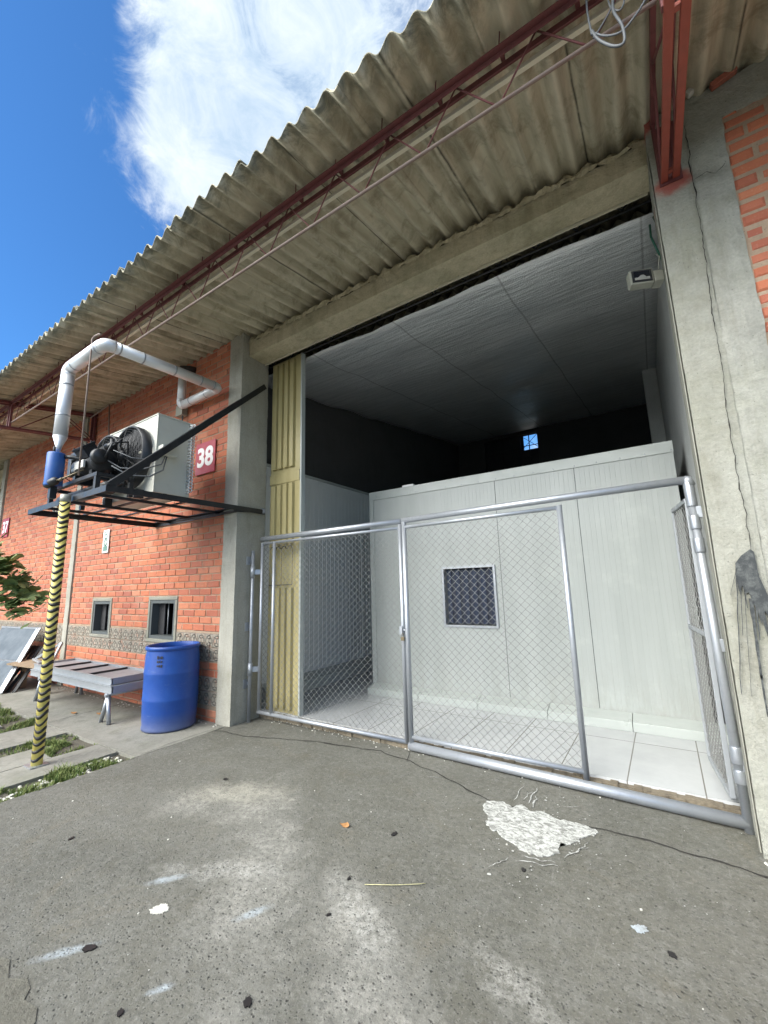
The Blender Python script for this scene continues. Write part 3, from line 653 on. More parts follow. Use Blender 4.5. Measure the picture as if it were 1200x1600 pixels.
# roof sheets
def sheet(x0, x1, y0, y1, zoff, ph, mb, thick=.007, A=.038, p=.164, nx_=12, dz=0):
    n = max(4, int((x1-x0)/p*nx_)); rows = 14 if y0 < 2 else 4; idx = {}
    def zz(x, y): return rz(y)+A*math.sin(2*math.pi*x/p)+zoff+noise.noise(Vector((x*1.3, y*.6, 2)))*.012
    for lay in (0, 1):
        for j in range(rows+1):
            y = y0+(y1-y0)*j/rows
            for i in range(n+1):
                x = x0+(x1-x0)*i/n; yy = y
                if j == 0: yy += noise.noise(Vector((x*7, 1, 3)))*.008
                idx[lay, j, i] = len(mb.v); mb.v.append(Vector((x, yy, zz(x, y)+lay*thick+noise.noise(Vector((x*20, y*20, 1)))*.0012)))
    for lay in (0, 1):
        for j in range(rows):
            for i in range(n): mb.face((idx[lay, j, i], idx[lay, j, i+1], idx[lay, j+1, i+1], idx[lay, j+1, i]), True)
    for i in range(n): mb.face((idx[0, 0, i], idx[0, 0, i+1], idx[1, 0, i+1], idx[1, 0, i]), False); mb.face((idx[0, rows, i], idx[0, rows, i+1], idx[1, rows, i+1], idx[1, rows, i]), False)
    for j in range(rows): mb.face((idx[0, j, 0], idx[0, j+1, 0], idx[1, j+1, 0], idx[1, j, 0]), False); mb.face((idx[0, j, n], idx[0, j+1, n], idx[1, j+1, n], idx[1, j, n]), False)
mb = MB(); k = 0; xs = -0.49-.902*22
while xs < 7:
    sheet(xs-.03, xs+.902+.07, 1.63+random.uniform(-.012, .012), 4.4, .016*(k % 2)+random.uniform(0, .003), 0, mb)
    sheet(xs-.03, xs+.902+.07, 4.2, 12.2, .02+.009*(k % 2), 0, mb, nx_=6); xs += .902; k += 1
roof = mb.build('roof', M['asb'], B)
# inside: walls, foil ceiling, back wall with opening
cz = lambda y: 4.56+.15*(y-3.8)
mb = MB(); nxx, nyy = 40, 60; X0, X1, Y0, Y1 = -4.76, .34, 3.82, 11.6
for j in range(nyy+1):
    for i in range(nxx+1):
        x = X0+(X1-X0)*i/nxx; y = Y0+(Y1-Y0)*j/nyy; sag = .02*math.sin((y-3.8)/1.15*math.pi)**2
        mb.v.append(Vector((x, y+(.02*noise.noise(Vector((x*4, 0, 7))) if j == 0 else 0), cz(y)-sag+.018*noise.noise(Vector((x*1.7, y*1.7, 0)))+.006*noise.noise(Vector((x*7, y*7, 0)))-(.015*math.sin(x*2.4) if j == 0 else 0))))
for j in range(nyy):
    for i in range(nxx): a = j*(nxx+1)+i; mb.face((a, a+1, a+nxx+2, a+nxx+1), True)
o = mb.build('ceiling', M['foil'], B); sol = o.modifiers.new('thick', 'SOLIDIFY'); sol.thickness = .008
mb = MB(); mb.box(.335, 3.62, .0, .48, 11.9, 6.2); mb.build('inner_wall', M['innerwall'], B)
mb = MB(); mb.box(.12, 8.6, .07, .333, 9.0, 5.35); mb.build('pilaster', M['innerwall'], B, bevel=.01)
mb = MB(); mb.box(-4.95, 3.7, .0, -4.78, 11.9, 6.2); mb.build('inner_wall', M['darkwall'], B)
ow = (-3.95, -2.45, 4.35, 5.62)   # opening in the back wall
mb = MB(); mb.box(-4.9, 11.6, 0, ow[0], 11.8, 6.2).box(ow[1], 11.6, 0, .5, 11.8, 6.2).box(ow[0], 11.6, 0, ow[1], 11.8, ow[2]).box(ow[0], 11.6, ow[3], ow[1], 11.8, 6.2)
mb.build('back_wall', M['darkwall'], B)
mb = MB()
for i in range(7): xx = ow[0]+(ow[1]-ow[0])*i/6; mb.box(xx-.012, 11.7, ow[2], xx+.012, 11.72, ow[3])
for i in range(5): zz_ = ow[2]+(ow[3]-ow[2])*i/4; mb.box(ow[0], 11.722, zz_-.01, ow[1], 11.735, zz_+.01)
mb.beam((-2.9, 11.69, 5.2), (-2.45, 11.69, 5.6), .012, .012).beam((-2.9, 11.69, 5.6), (-2.45, 11.69, 5.2), .012, .012)
mb.build('window_grille', M['dark'], B)
mb = MB(); mb.box(ow[0]-.1, 11.83, ow[2]-.1, -2.88, 11.86, ow[3]+.1).box(-2.88, 11.83, ow[2]-.1, ow[1]+.1, 11.86, 5.22); mb.build('dark_backing', M['dark'], B)  # added dark sheet, blocks the sky except for one bright patch
# black gap above the ceiling: joists inside
mb = MB()
for xx in [i*.36-4.6 for i in range(14)]:
    mb.beam((xx, 3.75, 4.62), (xx+.18, 3.75, 4.85), .012, .012); mb.beam((xx+.18, 3.75, 4.85), (xx+.36, 3.75, 4.62), .012, .012)
mb.cyl((-4.7, 3.75, 4.6), (.33, 3.75, 4.6), .011, 8); mb.box(-4.7, 3.73, 4.85, .33, 3.77, 4.88)
mb.build('joist', M['dark'], B)
mb = MB(); mb.box(-22, 3.6, 0, -4.96, 3.62, 5.0) if False else None
# body of the building behind the other bays (closed shell)
mb = MB(); mb.box(-13.0, 11.9, 0, -4.96, 12.1, 6.2).box(.5, 11.9, 0, 7.2, 12.1, 6.2).box(7.0, 3.5, 0, 7.2, 11.9, 6.2).box(-20.5, 11.9, 0, -13, 12.1, 6.2).box(-20.5, 3.3, 0, -20.3, 11.9, 6.2).box(-13.2, 4.2, 0, -13.02, 11.9, 6.0)
mb.box(3.9, 3.4, 0, 7.0, 3.5, 4.85)
buildeach(mb, 'rear_shell_wall', M['plaster'], B)
mb = MB().box(-18.0, 3.9, 3.9, -13.3, 3.95, 4.40); mb.build('dock_fascia', M['white'], B)
mb = MB().box(-18.0, 4.6, 0, -13.2, 4.7, 4.9); mb.build('dark_dock_back', M['dark'], B)  # dark sheet stands in for the unlit interior of the next dock

# joist under the canopy (lattice)
YJ = 2.07; zt = rz(YJ)-.085; zb = 4.24
def joist(x0, x1, nodes, first):
    j = MB(); j.angle((x0, YJ-.03, zt), (x1, YJ-.03, zt), .036, .005, side=1).angle((x0, YJ+.03, zt), (x1, YJ+.03, zt), .04, .005, side=-1)
    jo = j.build('canopy_joist', M['maroon'], B)
    c = MB(); c.tube([(x0, YJ-.01, zb), (x1, YJ-.01, zb)], .011, 8)
    c.build('bottom_chord', M['rod'], jo)
    w_ = MB(); x = first; st = .245
    while x < x1-.1:
        if x > x0: w_.cyl((x, YJ, zt+.01), (x+st, YJ, zb), .0055, 6)
        if x+2*st < x1: w_.cyl((x+st+.01, YJ, zb), (x+2*st, YJ, zt+.01), .0055, 6)
        x += 2*st
    w_.build('web', M['maroon'], jo)
    # packing studs and hook bolts that carry the sheets
    x = x0+.2
    while x < x1:
        MB().box(x-.012, YJ-.028, zt, x+.012, YJ+.028, zt+.05).tube([(x, YJ-.024, zt+.01), (x, YJ-.05, zt+.03), (x+.012, YJ-.06, zt+.1)], .004, 6).build('hook_bolt', M['maroon'], jo); x += .41
    pass
    cb = MB(); cb.box(x0, YJ+.088, zt-.05, x1, YJ+.115, zt-.02); cb.build('conduit', M['cream'], jo)
joist(-8.42, .30, 0, -8.42-.245+.1); joist(-17, -8.5, 0, -17); joist(.42, 6, 0, .42)
# ladder-like cantilever brackets
def bracket(x, yo=2.07, bright=True):
    mt = M['redbright'] if bright else M['maroon']
    b = MB()
    b.beam((x-.03, 1.9, 4.14), (x-.03, 3.28, 4.285), .042, .034); o = b.build('bracket', mt, B, bevel=.003)
    MB().beam((x+.038, 1.9, 4.14), (x+.038, 3.28, 4.285), .042, .034).build('lower_chord', mt, o, bevel=.003)
    c = MB()
    for y in (2.08, 3.16): c.beam((x-.008, y, 4.14+.105*(y-1.9)+.002), (x+.016, y, 4.14+.105*(y-1.9)+.002), .03, .02)
    buildeach(c, 'batten', mt, o)
    t = MB(); t.beam((x-.045, 1.75, rz(1.75)-.075), (x-.045, 3.3, rz(3.3)-.085), .028, .045); t.beam((x+.05, 1.75, rz(1.75)-.075), (x+.05, 3.3, rz(3.3)-.085), .028, .045)
    buildeach(t, 'top_chord', M['maroon'], o)
    w_ = MB(); w_.beam((x-.045, 3.225, 4.27), (x-.045, 3.225, rz(3.22)-.1), .05, .02, (1, 0, 0)).beam((x+.05, 3.225, 4.27), (x+.05, 3.225, rz(3.22)-.1), .03, .02, (1, 0, 0))
    w_.cyl((x-.045, 3.2, 4.30), (x-.045, 2.7, rz(2.7)-.1), .009, 8).cyl((x-.045, 2.7, rz(2.7)-.1), (x-.045, 2.15, 4.18), .009, 8).cyl((x+.05, 3.2, 4.30), (x+.05, 2.7, rz(2.7)-.1), .009, 8)
    w_.box(x-.06, 2.03, 4.15, x-.03, 2.06, zt).box(x+.035, 2.03, 4.15, x+.065, 2.06, zt)
    w_.poly([(x-.06, 3.232, 4.24), (x+.075, 3.232, 4.24), (x+.075, 3.232, 4.72), (x-.06, 3.232, 4.72)], .006, (0, -1, 0))
    buildeach(w_, 'web', M['maroon'], o)
    return o
bracket(.37); bracket(-8.45, bright=False); bracket(3.75)
MB().lathe([(.0, 0), (.1, 0), (.1, .006), (0, .006)], (.39, 3.215, 4.24), 24, 'Y', 1.0, .6).v
def wallcrack(pts, w, y, name='crack'):
    P = [Vector((x, y, z)) for x, z in pts]; q = []
    for a, b in zip(P, P[1:]):
        n = max(2, int((b-a).length/.025))
        for i in range(n): q.append(a+(b-a)*(i/n))
    q.append(P[-1]); mb = MB()
    for i, p in enumerate(q):
        d = (q[min(i+1, len(q)-1)]-q[max(i-1, 0)]).normalized(); s_ = Vector((-d.z, 0, d.x)); o_ = s_*(noise.noise(p*5)*.012+noise.noise(p*25)*.008)
        ww = w*(.3+1.3*abs(noise.noise(p*13+Vector((5, 1, 2))))); mb.v += [p+o_+s_*ww, p+o_-s_*ww]
    for i in range(len(q)-1): mb.face((2*i, 2*i+1, 2*i+3, 2*i+2), False)
    return mb.build(name, M['crack'], B)
def XZ(px, py): p = aty(px, py, 3.225); return (p.x, p.z)
wallcrack([XZ(1070, 195), XZ(1083, 276), XZ(1086, 290), XZ(1098, 380), XZ(1108, 450), XZ(1122, 540), XZ(1133, 620), XZ(1146, 700), XZ(1160, 790), XZ(1176, 860), XZ(1200, 960)], .0034, 3.226)
wallcrack([XZ(1086, 278), XZ(1104, 268), XZ(1118, 272), XZ(1134, 255)], .003, 3.226)
# timber and brick bits lodged at the wall head on the right
mb = MB().obox((.74, 3.22, 4.83), (.07, 0, .02), (0, .03, .01), (-.005, 0, .022)); mb.mat = 1; mb.obox((.56, 3.22, 4.86), (.02, 0, .015), (0, .02, 0), (-.01, 0, .02)); buildeach(mb, 'rubble', [M['brick'], M['dirtywhite']], B, bevel=.006)
# wall-mounted small frame of tube (left bay) and wires
mb = MB().tube([(-8.5, 3.18, 4.72), (-7.78, 3.18, 4.78), (-7.70, 3.18, 4.2), (-7.70, 3.18, 3.6)], .012, 8); mb.build('wall_pipe', M['rod'], B)
# black paint splash on the right column and plaster
sp = MB()
def P_(px, py, off=.0): p = aty(px, py, 3.222); return p
core = [(1158, 868), (1172, 858), (1178, 862), (1186, 900), (1200, 930), (1212, 950), (1216, 985), (1206, 975), (1196, 955), (1190, 975), (1184, 955), (1176, 940), (1170, 925), (1164, 928), (1160, 915), (1155, 925), (1151, 905), (1149, 880)]
sp.poly([P_(*q) for q in core], .003, (0, -1, 0))
def drip(a, b, w0, w1):
    A_, B_ = P_(*a), P_(*b); n = 14; pts = []; rr = []
    for i in range(n+1):
        t = i/n; p = A_.lerp(B_, t); p.x += noise.noise(Vector((p.z*9, a[0], 0)))*.004; pts.append(p); rr.append((w0*(1-t)+w1*t)*(1+.5*noise.noise(Vector((p.z*15, a[0], 3)))))
    for i in range(n):
        p, q = pts[i], pts[i+1]; sp.hexa([(p.x-rr[i], 3.219, p.z), (p.x+rr[i], 3.219, p.z), (p.x+rr[i], 3.224, p.z), (p.x-rr[i], 3.224, p.z), (q.x-rr[i+1], 3.219, q.z), (q.x+rr[i+1], 3.219, q.z), (q.x+rr[i+1], 3.224, q.z), (q.x-rr[i+1], 3.224, q.z)])
for a, b, w0, w1 in (((1150, 885), (1158, 1085), .0025, .0015), ((1157, 915), (1161, 993), .002, .001), ((1163, 920), (1174, 1088), .0012, .0006), ((1173, 935), (1190, 1060), .009, .004), ((1189, 1055), (1200, 1120), .005, .003), ((1182, 950), (1187, 1000), .004, .002), ((1192, 960), (1206, 1010), .010, .003), ((1160, 905), (1168, 950), .003, .0015), ((1152, 885), (1141, 930), .0012, .0006)): drip(a, b, w0, w1)
so_ = sp.build('paint_splash', M['splash'], B)

# ------------------------------------------------------------------ big olive steel door leaf (part of the building)
dx0, dx1, dy, dz0, dz1 = -4.235, -3.665, 3.74, .012, 4.60
d = MB(); d.box(dx0, dy, dz0, dx1, dy+.03, dz1)
dr = d.build('steel_door', M['olive'], B, bevel=.003)
r_ = MB()
for a, b in ((4.55, 3.06), (2.84, 2.07), (1.52, .12)):
    for xx in (dx0+.05, dx0+.155, dx0+.26, dx0+.365):
        r_.hexa([(xx, dy-.001, b), (xx+.085, dy-.001, b), (xx+.085, dy+.005, b), (xx, dy+.005, b), (xx, dy-.001, a), (xx+.085, dy-.001, a), (xx+.085, dy+.005, a), (xx, dy+.005, a)])
        r_.hexa([(xx, dy-.001, b), (xx+.010, dy-.036, b), (xx+.075, dy-.036, b), (xx+.085, dy-.001, b), (xx, dy-.001, a), (xx+.010, dy-.036, a), (xx+.075, dy-.036, a), (xx+.085, dy-.001, a)])
r_.build('rib', M['olive'], dr)
r_ = MB().box(dx0, dy-.014, 2.86, dx1-.03, dy-.001, 3.0).box(dx1-.1, dy-.012, dz0, dx1-.015, dy-.001, 2.858).box(dx1-.1, dy-.012, 3.002, dx1-.015, dy-.001, dz1)
r_.build('band', M['olive'], dr, bevel=.003)
r_ = MB()
for xx in (dx0+.06, dx0+.165, dx0+.27, dx0+.375): r_.tube([(xx+.0, dy-.04, 2.0), (xx+.03, dy-.045, 2.03), (xx+.07, dy-.045, 2.03), (xx+.085, dy-.04, 2.0)], .006, 6)
r_.box(dx0+.05, dy-.040, 1.55, dx0+.46, dy-.037, 1.56).box(dx0+.455, dy-.040, 1.56, dx0+.462, dy-.037, 2.0).box(dx0+.27, dy-.041, 1.56, dx0+.274, dy-.038, 2.0)
r_.build('hatch_outline', M['dark'], dr)
MB().box(dx1-.014, dy-.02, dz0, dx1+.012, dy+.045, dz1).build('edge_strip', M['flash'], dr, bevel=.003)

# ------------------------------------------------------------------ cold room inside
C = thing('cold_room', 'white insulated panel cold room with one small curtained window behind the mesh gate', 'cold room', (-1.7, 5.05, .07))
cx0, cx1, cy, ct = -3.53, .235, 5.05, 2.89
wn = (-2.40, -1.71, .985, 1.72)
def wallmesh(mb, xs0, xs1, z0, z1, h=None, y=cy):   # ribbed front sheet: fine vertical grooves
    x = xs0; k = 0
    while x < xs1-.001:
        b = min(x+.05, xs1); rng_ = [(z0, z1)]
        if h and x < h[1] and b > h[0]: rng_ = [(z0, h[2]), (h[3], z1)]
        for a, c in rng_:
            i = len(mb.v); mb.v += [Vector((x, y, a)), Vector((x+.004, y+.0012, a)), Vector((b-.004, y+.0012, a)), Vector((b, y, a)), Vector((x, y, c)), Vector((x+.004, y+.0012, c)), Vector((b-.004, y+.0012, c)), Vector((b, y, c))]
            for q in range(3): mb.face((i+q, i+q+1, i+q+5, i+q+4), False)
        x = b
seams = [cx0, -2.9, -1.82, -.78, cx1]
seams = [cx0, aty(775, 790, cy).x, aty(897, 740, cy).x, cx1]
for xx in seams[1:-1]: MB().box(xx-.003, cy-.0015, .21, xx+.003, cy+.004, ct-.121).build('joint', M['frame_grey'], C)
for a, b in zip(seams, seams[1:]):
    mb = MB(); n = max(1, round((b-a)/.05)); 
    wallmesh(mb, a+.003, b-.003, .07, ct-.02, wn)
    mb.build('wall_panel', M['panel'], C)
mb = MB()
mb.box(cx0, cy+.006, .07, wn[0], cy+.1, ct-.03).box(wn[1], cy+.006, .07, cx1, cy+.1, ct-.03).box(wn[0], cy+.006, .07, wn[1], cy+.1, wn[2]).box(wn[0], cy+.006, wn[3], wn[1], cy+.1, ct-.03)
mb.box(cx0, cy+.1, .07, cx0+.1, 9.0, ct-.03).box(cx0+.1, cy+.1, ct-.13, cx1, 9.0, ct-.03)
mb.build('wall_core', M['dark'] if False else M['flash'], C)
mb = MB(); mb.box(cx0-.004, cy-.012, ct-.12, cx1+.004, cy-.003, ct).box(cx0-.004, cy-.003, ct-.02, cx1+.004, cy+.2, ct).box(cx0-.012, cy-.012, .07, cx0-.004, cy+.12, ct).box(cx0-.004, cy-.01, .07, cx0+.06, cy-.003, ct-.12)
mb.build('flashing', M['flash'], C)
mb = MB(); xx = cx0
while xx < cx1+.05:
    b = min(xx+.78, cx1+.08); mb.hexa([(xx, 4.885, .07), (b-.004, 4.885, .07), (b-.004, cy-.001, .07), (xx, cy-.001, .07), (xx, 4.885, .155), (b-.004, 4.885, .155), (b-.004, cy-.001, .205), (xx, cy-.001, .205)]); xx = b
buildeach(mb, 'skirting', M['flash'], C, bevel=.004)
f = MB(); k = .016
for (a, c, b, e) in ((wn[0]-.012, wn[2]-.012, wn[1]+.012, wn[2]+k), (wn[0]-.012, wn[3]-k, wn[1]+.012, wn[3]+.012), (wn[0]-.012, wn[2]+k, wn[0]+k, wn[3]-k), (wn[1]-k, wn[2]+k, wn[1]+.012, wn[3]-k)): f.box(a, cy-.018, c, b, cy+.11, e)
win = f.build('window', M['galv'], C, bevel=.002)
f = MB(); xx = wn[0]+.03; i = 0
while xx < wn[1]-.05:
    w_ = .062; f.mat = i % 2; n = 5
    for q in range(n):
        a, b = xx+w_*q/n, xx+w_*(q+1)/n; ya = cy+.05+.012*math.sin(math.pi*q/n)+(i % 2)*.012; yb = cy+.05+.012*math.sin(math.pi*(q+1)/n)+(i % 2)*.012
        j = len(f.v); f.v += [Vector((a, ya, wn[2]+.03)), Vector((b, yb, wn[2]+.03)), Vector((b, yb, wn[3]-.03)), Vector((a, ya, wn[3]-.03))]; f.face((j, j+1, j+2, j+3), True)
    xx += w_*.93; i += 1
f.build('strip_curtain', [M['strip'], M['stripd']], win)
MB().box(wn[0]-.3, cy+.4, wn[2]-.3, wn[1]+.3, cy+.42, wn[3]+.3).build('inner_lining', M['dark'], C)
for i in range(17):
    rx = cx0+.1+i*.228; MB().lathe([(0, -.004), (.006, -.003), (.008, 0)], (rx, cy-.0125, ct-.1), 8, 'Y').build('rivet', M['galv'], C)
MB().box(-2.98, cy+.02, ct+.001, -2.80, cy+.08, ct+.035).build('cable_clip', M['white'], C)
# second cold store wall on the left of the corridor
C2 = thing('cold_store', 'white ribbed panel store along the dark corridor left of the cold room', 'cold room', (-4.66, 4.4, .07))
mb = MB(); yy = 3.95
while yy < 11.2:
    mb.box(-4.76, yy+.003, .07, -4.60, yy+1.14, 3.26); yy += 1.15
mb.build('wall_panel', M['panel_lightened'], C2, bevel=.004)
mb = MB(); yy = 3.98
while yy < 11: mb.box(-4.599, yy, .3, -4.595, yy+.02, 3.2); yy += .1
mb.build('rib', M['panel_lightened'], C2)
MB().box(-4.765, 3.945, 3.262, -4.59, 11.2, 3.30).build('flashing', M['flash'], C2)
MB().hexa([(-4.594, 3.95, .07), (-4.43, 3.95, .07), (-4.43, 11.2, .07), (-4.594, 11.2, .07), (-4.594, 3.95, .28), (-4.46, 3.95, .20), (-4.46, 11.2, .20), (-4.594, 11.2, .28)]).build('skirting', M['flash'], C2)

# ------------------------------------------------------------------ chain-link gate
def chain(p0, ux, w, h, z0, tw=.0027, cell=.036, ch=.0345):   # woven wires in the plane p0 + u*ux, going up
    mb = MB(); ux = Vector(ux).normalized(); nrm = Vector((0, 0, 1)).cross(ux); n = int(w/cell); cell = w/n; m_ = int(h/ch); ch = h/m_
    for i in range(n):
        pts = []
        for k in range(m_+1):
            right = (k+i) % 2; u = (i+right)*cell+(.0016 if right else -.0016)
            u = min(max(u, .002), w-.002)
            bow = .004*noise.noise(Vector((u*3, k*ch*3, w)))
            pts.append(Vector(p0)+ux*u+Vector((0, 0, z0+k*ch-p0[2]))+nrm*((.0022 if right else -.0022)+bow))
        mb.tube(pts, tw, 4, caps=False)
    for f_ in range(len(mb.sm)): mb.sm[f_] = True
    return mb
G = thing('chain_link_gate', 'silver tube gate with diamond wire mesh leaf hinged on the left column', 'gate', (-4.15, 3.5, 0))
A_ = Vector((-4.13, 3.54, 0)); Bv = Vector((-2.185, 3.64, 0)); u = (Bv-A_).normalized(); Lg = (Bv-A_).length
def gp(t, z, off=0): p = A_+u*t+Vector((u.y, -u.x, 0))*off; return (p.x, p.y, z)
mb = MB(); mb.tube([gp(0, .10), gp(0, 2.08)], .021, 12).tube([gp(Lg, .055), gp(Lg, 2.12)], .021, 12).tube([gp(-.02, .10), gp(Lg, .065)], .021, 12).tube([gp(0, 2.07), gp(Lg, 2.085)], .016, 10)
fr = mb.build('frame', M['gatesilver'], G)
mb = MB().tube([gp(-.02, 2.125), gp(Lg+.02, 2.155)], .029, 14); mb.build('top_rail', M['gatesilver'], G)
mb = MB().tube([gp(.20, .095), gp(.20, 2.08)], .02, 12); mb.build('upright', M['gatesilver'], G)
chain(gp(.02, 0), u, Lg-.04, 1.97, .09).build('mesh', M['wire'], G)
hp = MB().tube([(-4.205, 3.46, 0.0), (-4.205, 3.46, 1.98)], .021, 12); hpo = hp.build('hinge_pole', M['gatesilver'], G)
for z in (.42, 1.07, 1.86):
    MB().box(-4.27, 3.40, z-.05, -4.245, 3.50, z+.05).box(-4.245, 3.455, z-.02, -4.215, 3.475, z+.02).build('hinge_plate', M['galv'], G, bevel=.003)
for z in (.58, 1.72): MB().cyl((-4.205, 3.46, z-.07), (-4.205, 3.46, z+.07), .029, 14).beam((-4.205, 3.46, z), (-4.14, 3.54, z), .02, .06).build('hinge', M['gatesilver'], G)
MB().cyl(gp(Lg+.0, 1.08, .03), gp(Lg+.06, 1.08, .03), .008, 8).box(-2.20, 3.59, 1.04, -2.17, 3.605, 1.12).build('latch', M['galv'], G)
pk = MB().box(-2.178, 3.575, .985, -2.142, 3.592, 1.02).tube([(-2.170, 3.584, 1.02), (-2.170, 3.584, 1.045), (-2.160, 3.584, 1.055), (-2.150, 3.584, 1.045), (-2.150, 3.584, 1.02)], .003, 6); pk.build('padlock', M['brass'], G, bevel=.003)
G2 = thing('chain_link_barrier', 'silver tube barrier with mesh panel and small wicket folded inward at the right column', 'gate', (-1, 3.6, 0))
y2 = 3.62; xL, xR = -2.125, .225
mb = MB().tube([(xL, y2, .02), (xL, y2, 2.14)], .024, 14).tube([(-.645, y2, .07), (-.645, y2, 2.12)], .022, 14).tube([(xL, y2, .125), (-.645, y2, .115)], .019, 12).tube([(xL, y2, 2.085), (-.645, y2, 2.10)], .017, 12)
mb.build('frame', M['gatesilver'], G2)
MB().tube([(xL-.02, y2, 2.155), (xR, y2-.03, 2.185)], .029, 16).tube([(xR-.02, y2-.03, 2.185), (xR+.0, y2-.03, 2.18), (xR+.01, y2-.03, 2.14)], .034, 16).build('top_rail', M['gatesilver'], G2)
MB().tube([(xL-.02, y2, .045), (xR+.03, y2-.1, .045)], .037, 18).build('bottom_rail', M['gatesilver'], G2)
po = MB().tube([(xR, y2-.03, 2.18), (xR+.028, y2-.11, -.0)], .027, 16).build('post', M['gatesilver'], G2)
cl = MB()
pa, pb = Vector((xR, y2-.03, 2.18)), Vector((xR+.028, y2-.11, 0))
for z, l in ((2.08, .09), (1.88, .05), (1.72, .05), (.42, .05), (.30, .04)):
    t = (2.18-z)/2.18; c = pa.lerp(pb, t); dd = (pb-pa).normalized()
    cl.tube([c-dd*l, c-dd*(l-.006), c+dd*(l-.006), c+dd*l], .031, 20, radii=[.031, .0325, .0325, .031])
buildeach(cl, 'collar', M['galv'], po)
cl = MB()
for z in (1.95, 1.07, .36):
    t = (2.18-z)/2.18; c = pa.lerp(pb, t); cl.box(c.x+.01, c.y-.02, z-.04, .277, c.y+.0, z+.04)
buildeach(cl, 'wall_clip', M['galv'], po, bevel=.003)
chain((xL+.02, y2, 0), (1, 0, 0), 1.445, 1.96, .13).build('mesh', M['wire'], G2)
# wicket folded inward
wa = Vector((.205, 3.66, 0)); wb = Vector((.137, 4.30, 0)); wu = (wb-wa).normalized(); wl = (wb-wa).length
def wp(t, z): p = wa+wu*t; return (p.x, p.y, z)
mb = MB()
for a, b in ((wp(0, .12), wp(wl, .14)), (wp(wl, .14), wp(wl+.0, 1.1)), (wp(wl, 1.1), wp(wl, 2.07)), (wp(wl, 2.07), wp(0, 2.05)), (wp(0, 2.05), wp(0, .12)), (wp(0, 1.12), wp(wl, 1.12))): mb.beam(a, b, .03, .03)
wk = mb.build('wicket_gate', M['greypaint'], G2, bevel=.003)
chain(wp(.02, 0), wu, wl-.04, 1.9, .14).build('mesh', M['wire'], wk)

# ------------------------------------------------------------------ platform, condensing unit, pole, duct
PZ = 2.5
Pf = thing('steel_platform', 'black angle steel platform bracketed off the column and carrying the condensing unit', 'platform', (-5.2, 2.5, PZ))
fx0, fx1, fy0, fy1 = -6.13, -4.215, 1.76, 3.25
mb = MB()
mb.angle((fx0, fy0, PZ), (fx1, fy0, PZ), .055, .006, side=-1).angle((fx0, fy1, PZ), (fx1-.12, fy1, PZ), .055, .006, side=1)
mb.angle((fx0, fy0, PZ), (fx0, fy1, PZ), .055, .006, side=1).angle((fx1, fy0, PZ), (fx1, 3.64, PZ+.02), .055, .006, side=-1)
mb.build('outer_frame', M['black'], Pf)
mb = MB()
for xx in (-5.75, -5.2, -4.62): mb.beam((xx, fy0+.01, PZ-.02), (xx, fy1-.01, PZ-.02), .03, .03)
for yy in (2.33, 2.68): mb.beam((fx0+.02, yy, PZ+.01), (fx1-.02, yy, PZ+.01), .04, .012)
buildeach(mb, 'cross_member', M['black'], Pf)

MB().angle((-4.23, fy0+.02, PZ+.03), (-4.245, 3.60, 4.27), .065, .006, up=(1, 0, 0), side=1).build('brace', M['black'], Pf)
MB().tube([(-5.35, 3.12, PZ-.06), (-4.50, 3.2, PZ-.05), (-4.24, 3.23, PZ-.04), (-4.235, 3.62, PZ)], .016, 8).build('tie_rod', M['black'], Pf)
wr = MB()
for i in range(4): wr.tube([(-4.235+.03*math.cos(t), 3.60+i*.012, PZ+.0+.04*math.sin(t)) for t in [q*math.pi/4 for q in range(8)]], .004, 5, closed=True)
wr.build('wire_tie', M['galv'], Pf)
# raised sub-frame under compressor
mb = MB()
for xx in (-5.75, -4.62):
    for yy in (1.84, 2.16): mb.box(xx-.022, yy-.022, PZ+.004, xx+.022, yy+.022, PZ+.17)
mb.beam((-5.78, 1.84, PZ+.19), (-4.59, 1.84, PZ+.19), .045, .04).beam((-5.78, 2.16, PZ+.19), (-4.59, 2.16, PZ+.19), .045, .04).beam((-5.75, 1.84, PZ+.192), (-5.75, 2.16, PZ+.192), .04, .036).beam((-4.62, 1.84, PZ+.192), (-4.62, 2.16, PZ+.192), .04, .036)
for xx in (-5.3, -4.6): mb.box(xx-.03, 2.2, PZ+.004, xx+.03, 2.28, PZ+.1)
mb.build('sub_frame', M['black'], Pf, bevel=.003)

U = thing('condensing_unit', 'cream condensing unit with black guarded fans and black compressor on the steel platform', 'cooling unit', (-5.0, 2.3, PZ+.03))
bx0, bx1, by0, by1, bz0, bz1 = -5.57, -4.41, 2.295, 2.70, 2.56, 3.43
ca = MB().box(bx0, by0, bz0, bx1, by1, bz1).build('casing', M['boxwhite'], U, bevel=.006)
MB().box(bx0-.01, by0-.008, bz1-.001, bx1+.008, by1+.01, bz1+.012).box(bx1-.03, by0-.006, bz0, bx1+.005, by0-.0005, bz1-.002).build('trim', M['boxwhite'], ca, bevel=.003)
MB().box(bx1+.001, by0+.015, 2.96, bx1+.10, by0+.19, 3.07).build('junction_box', M['boxwhite'], ca, bevel=.004)
c_ = MB()
for q in range(22):
    z = 2.60+q*.037
    for y0 in (2.655, 2.69):
        zz_ = z+(.018 if y0 > 2.67 else 0)
        c_.tube([(bx1, y0, zz_), (bx1+.05, y0, zz_), (bx1+.068, y0, zz_+.014), (bx1+.05, y0, zz_+.028), (bx1, y0, zz_+.028)], .0075, 6)
c_.build('coil_bend', M['silver'], ca)
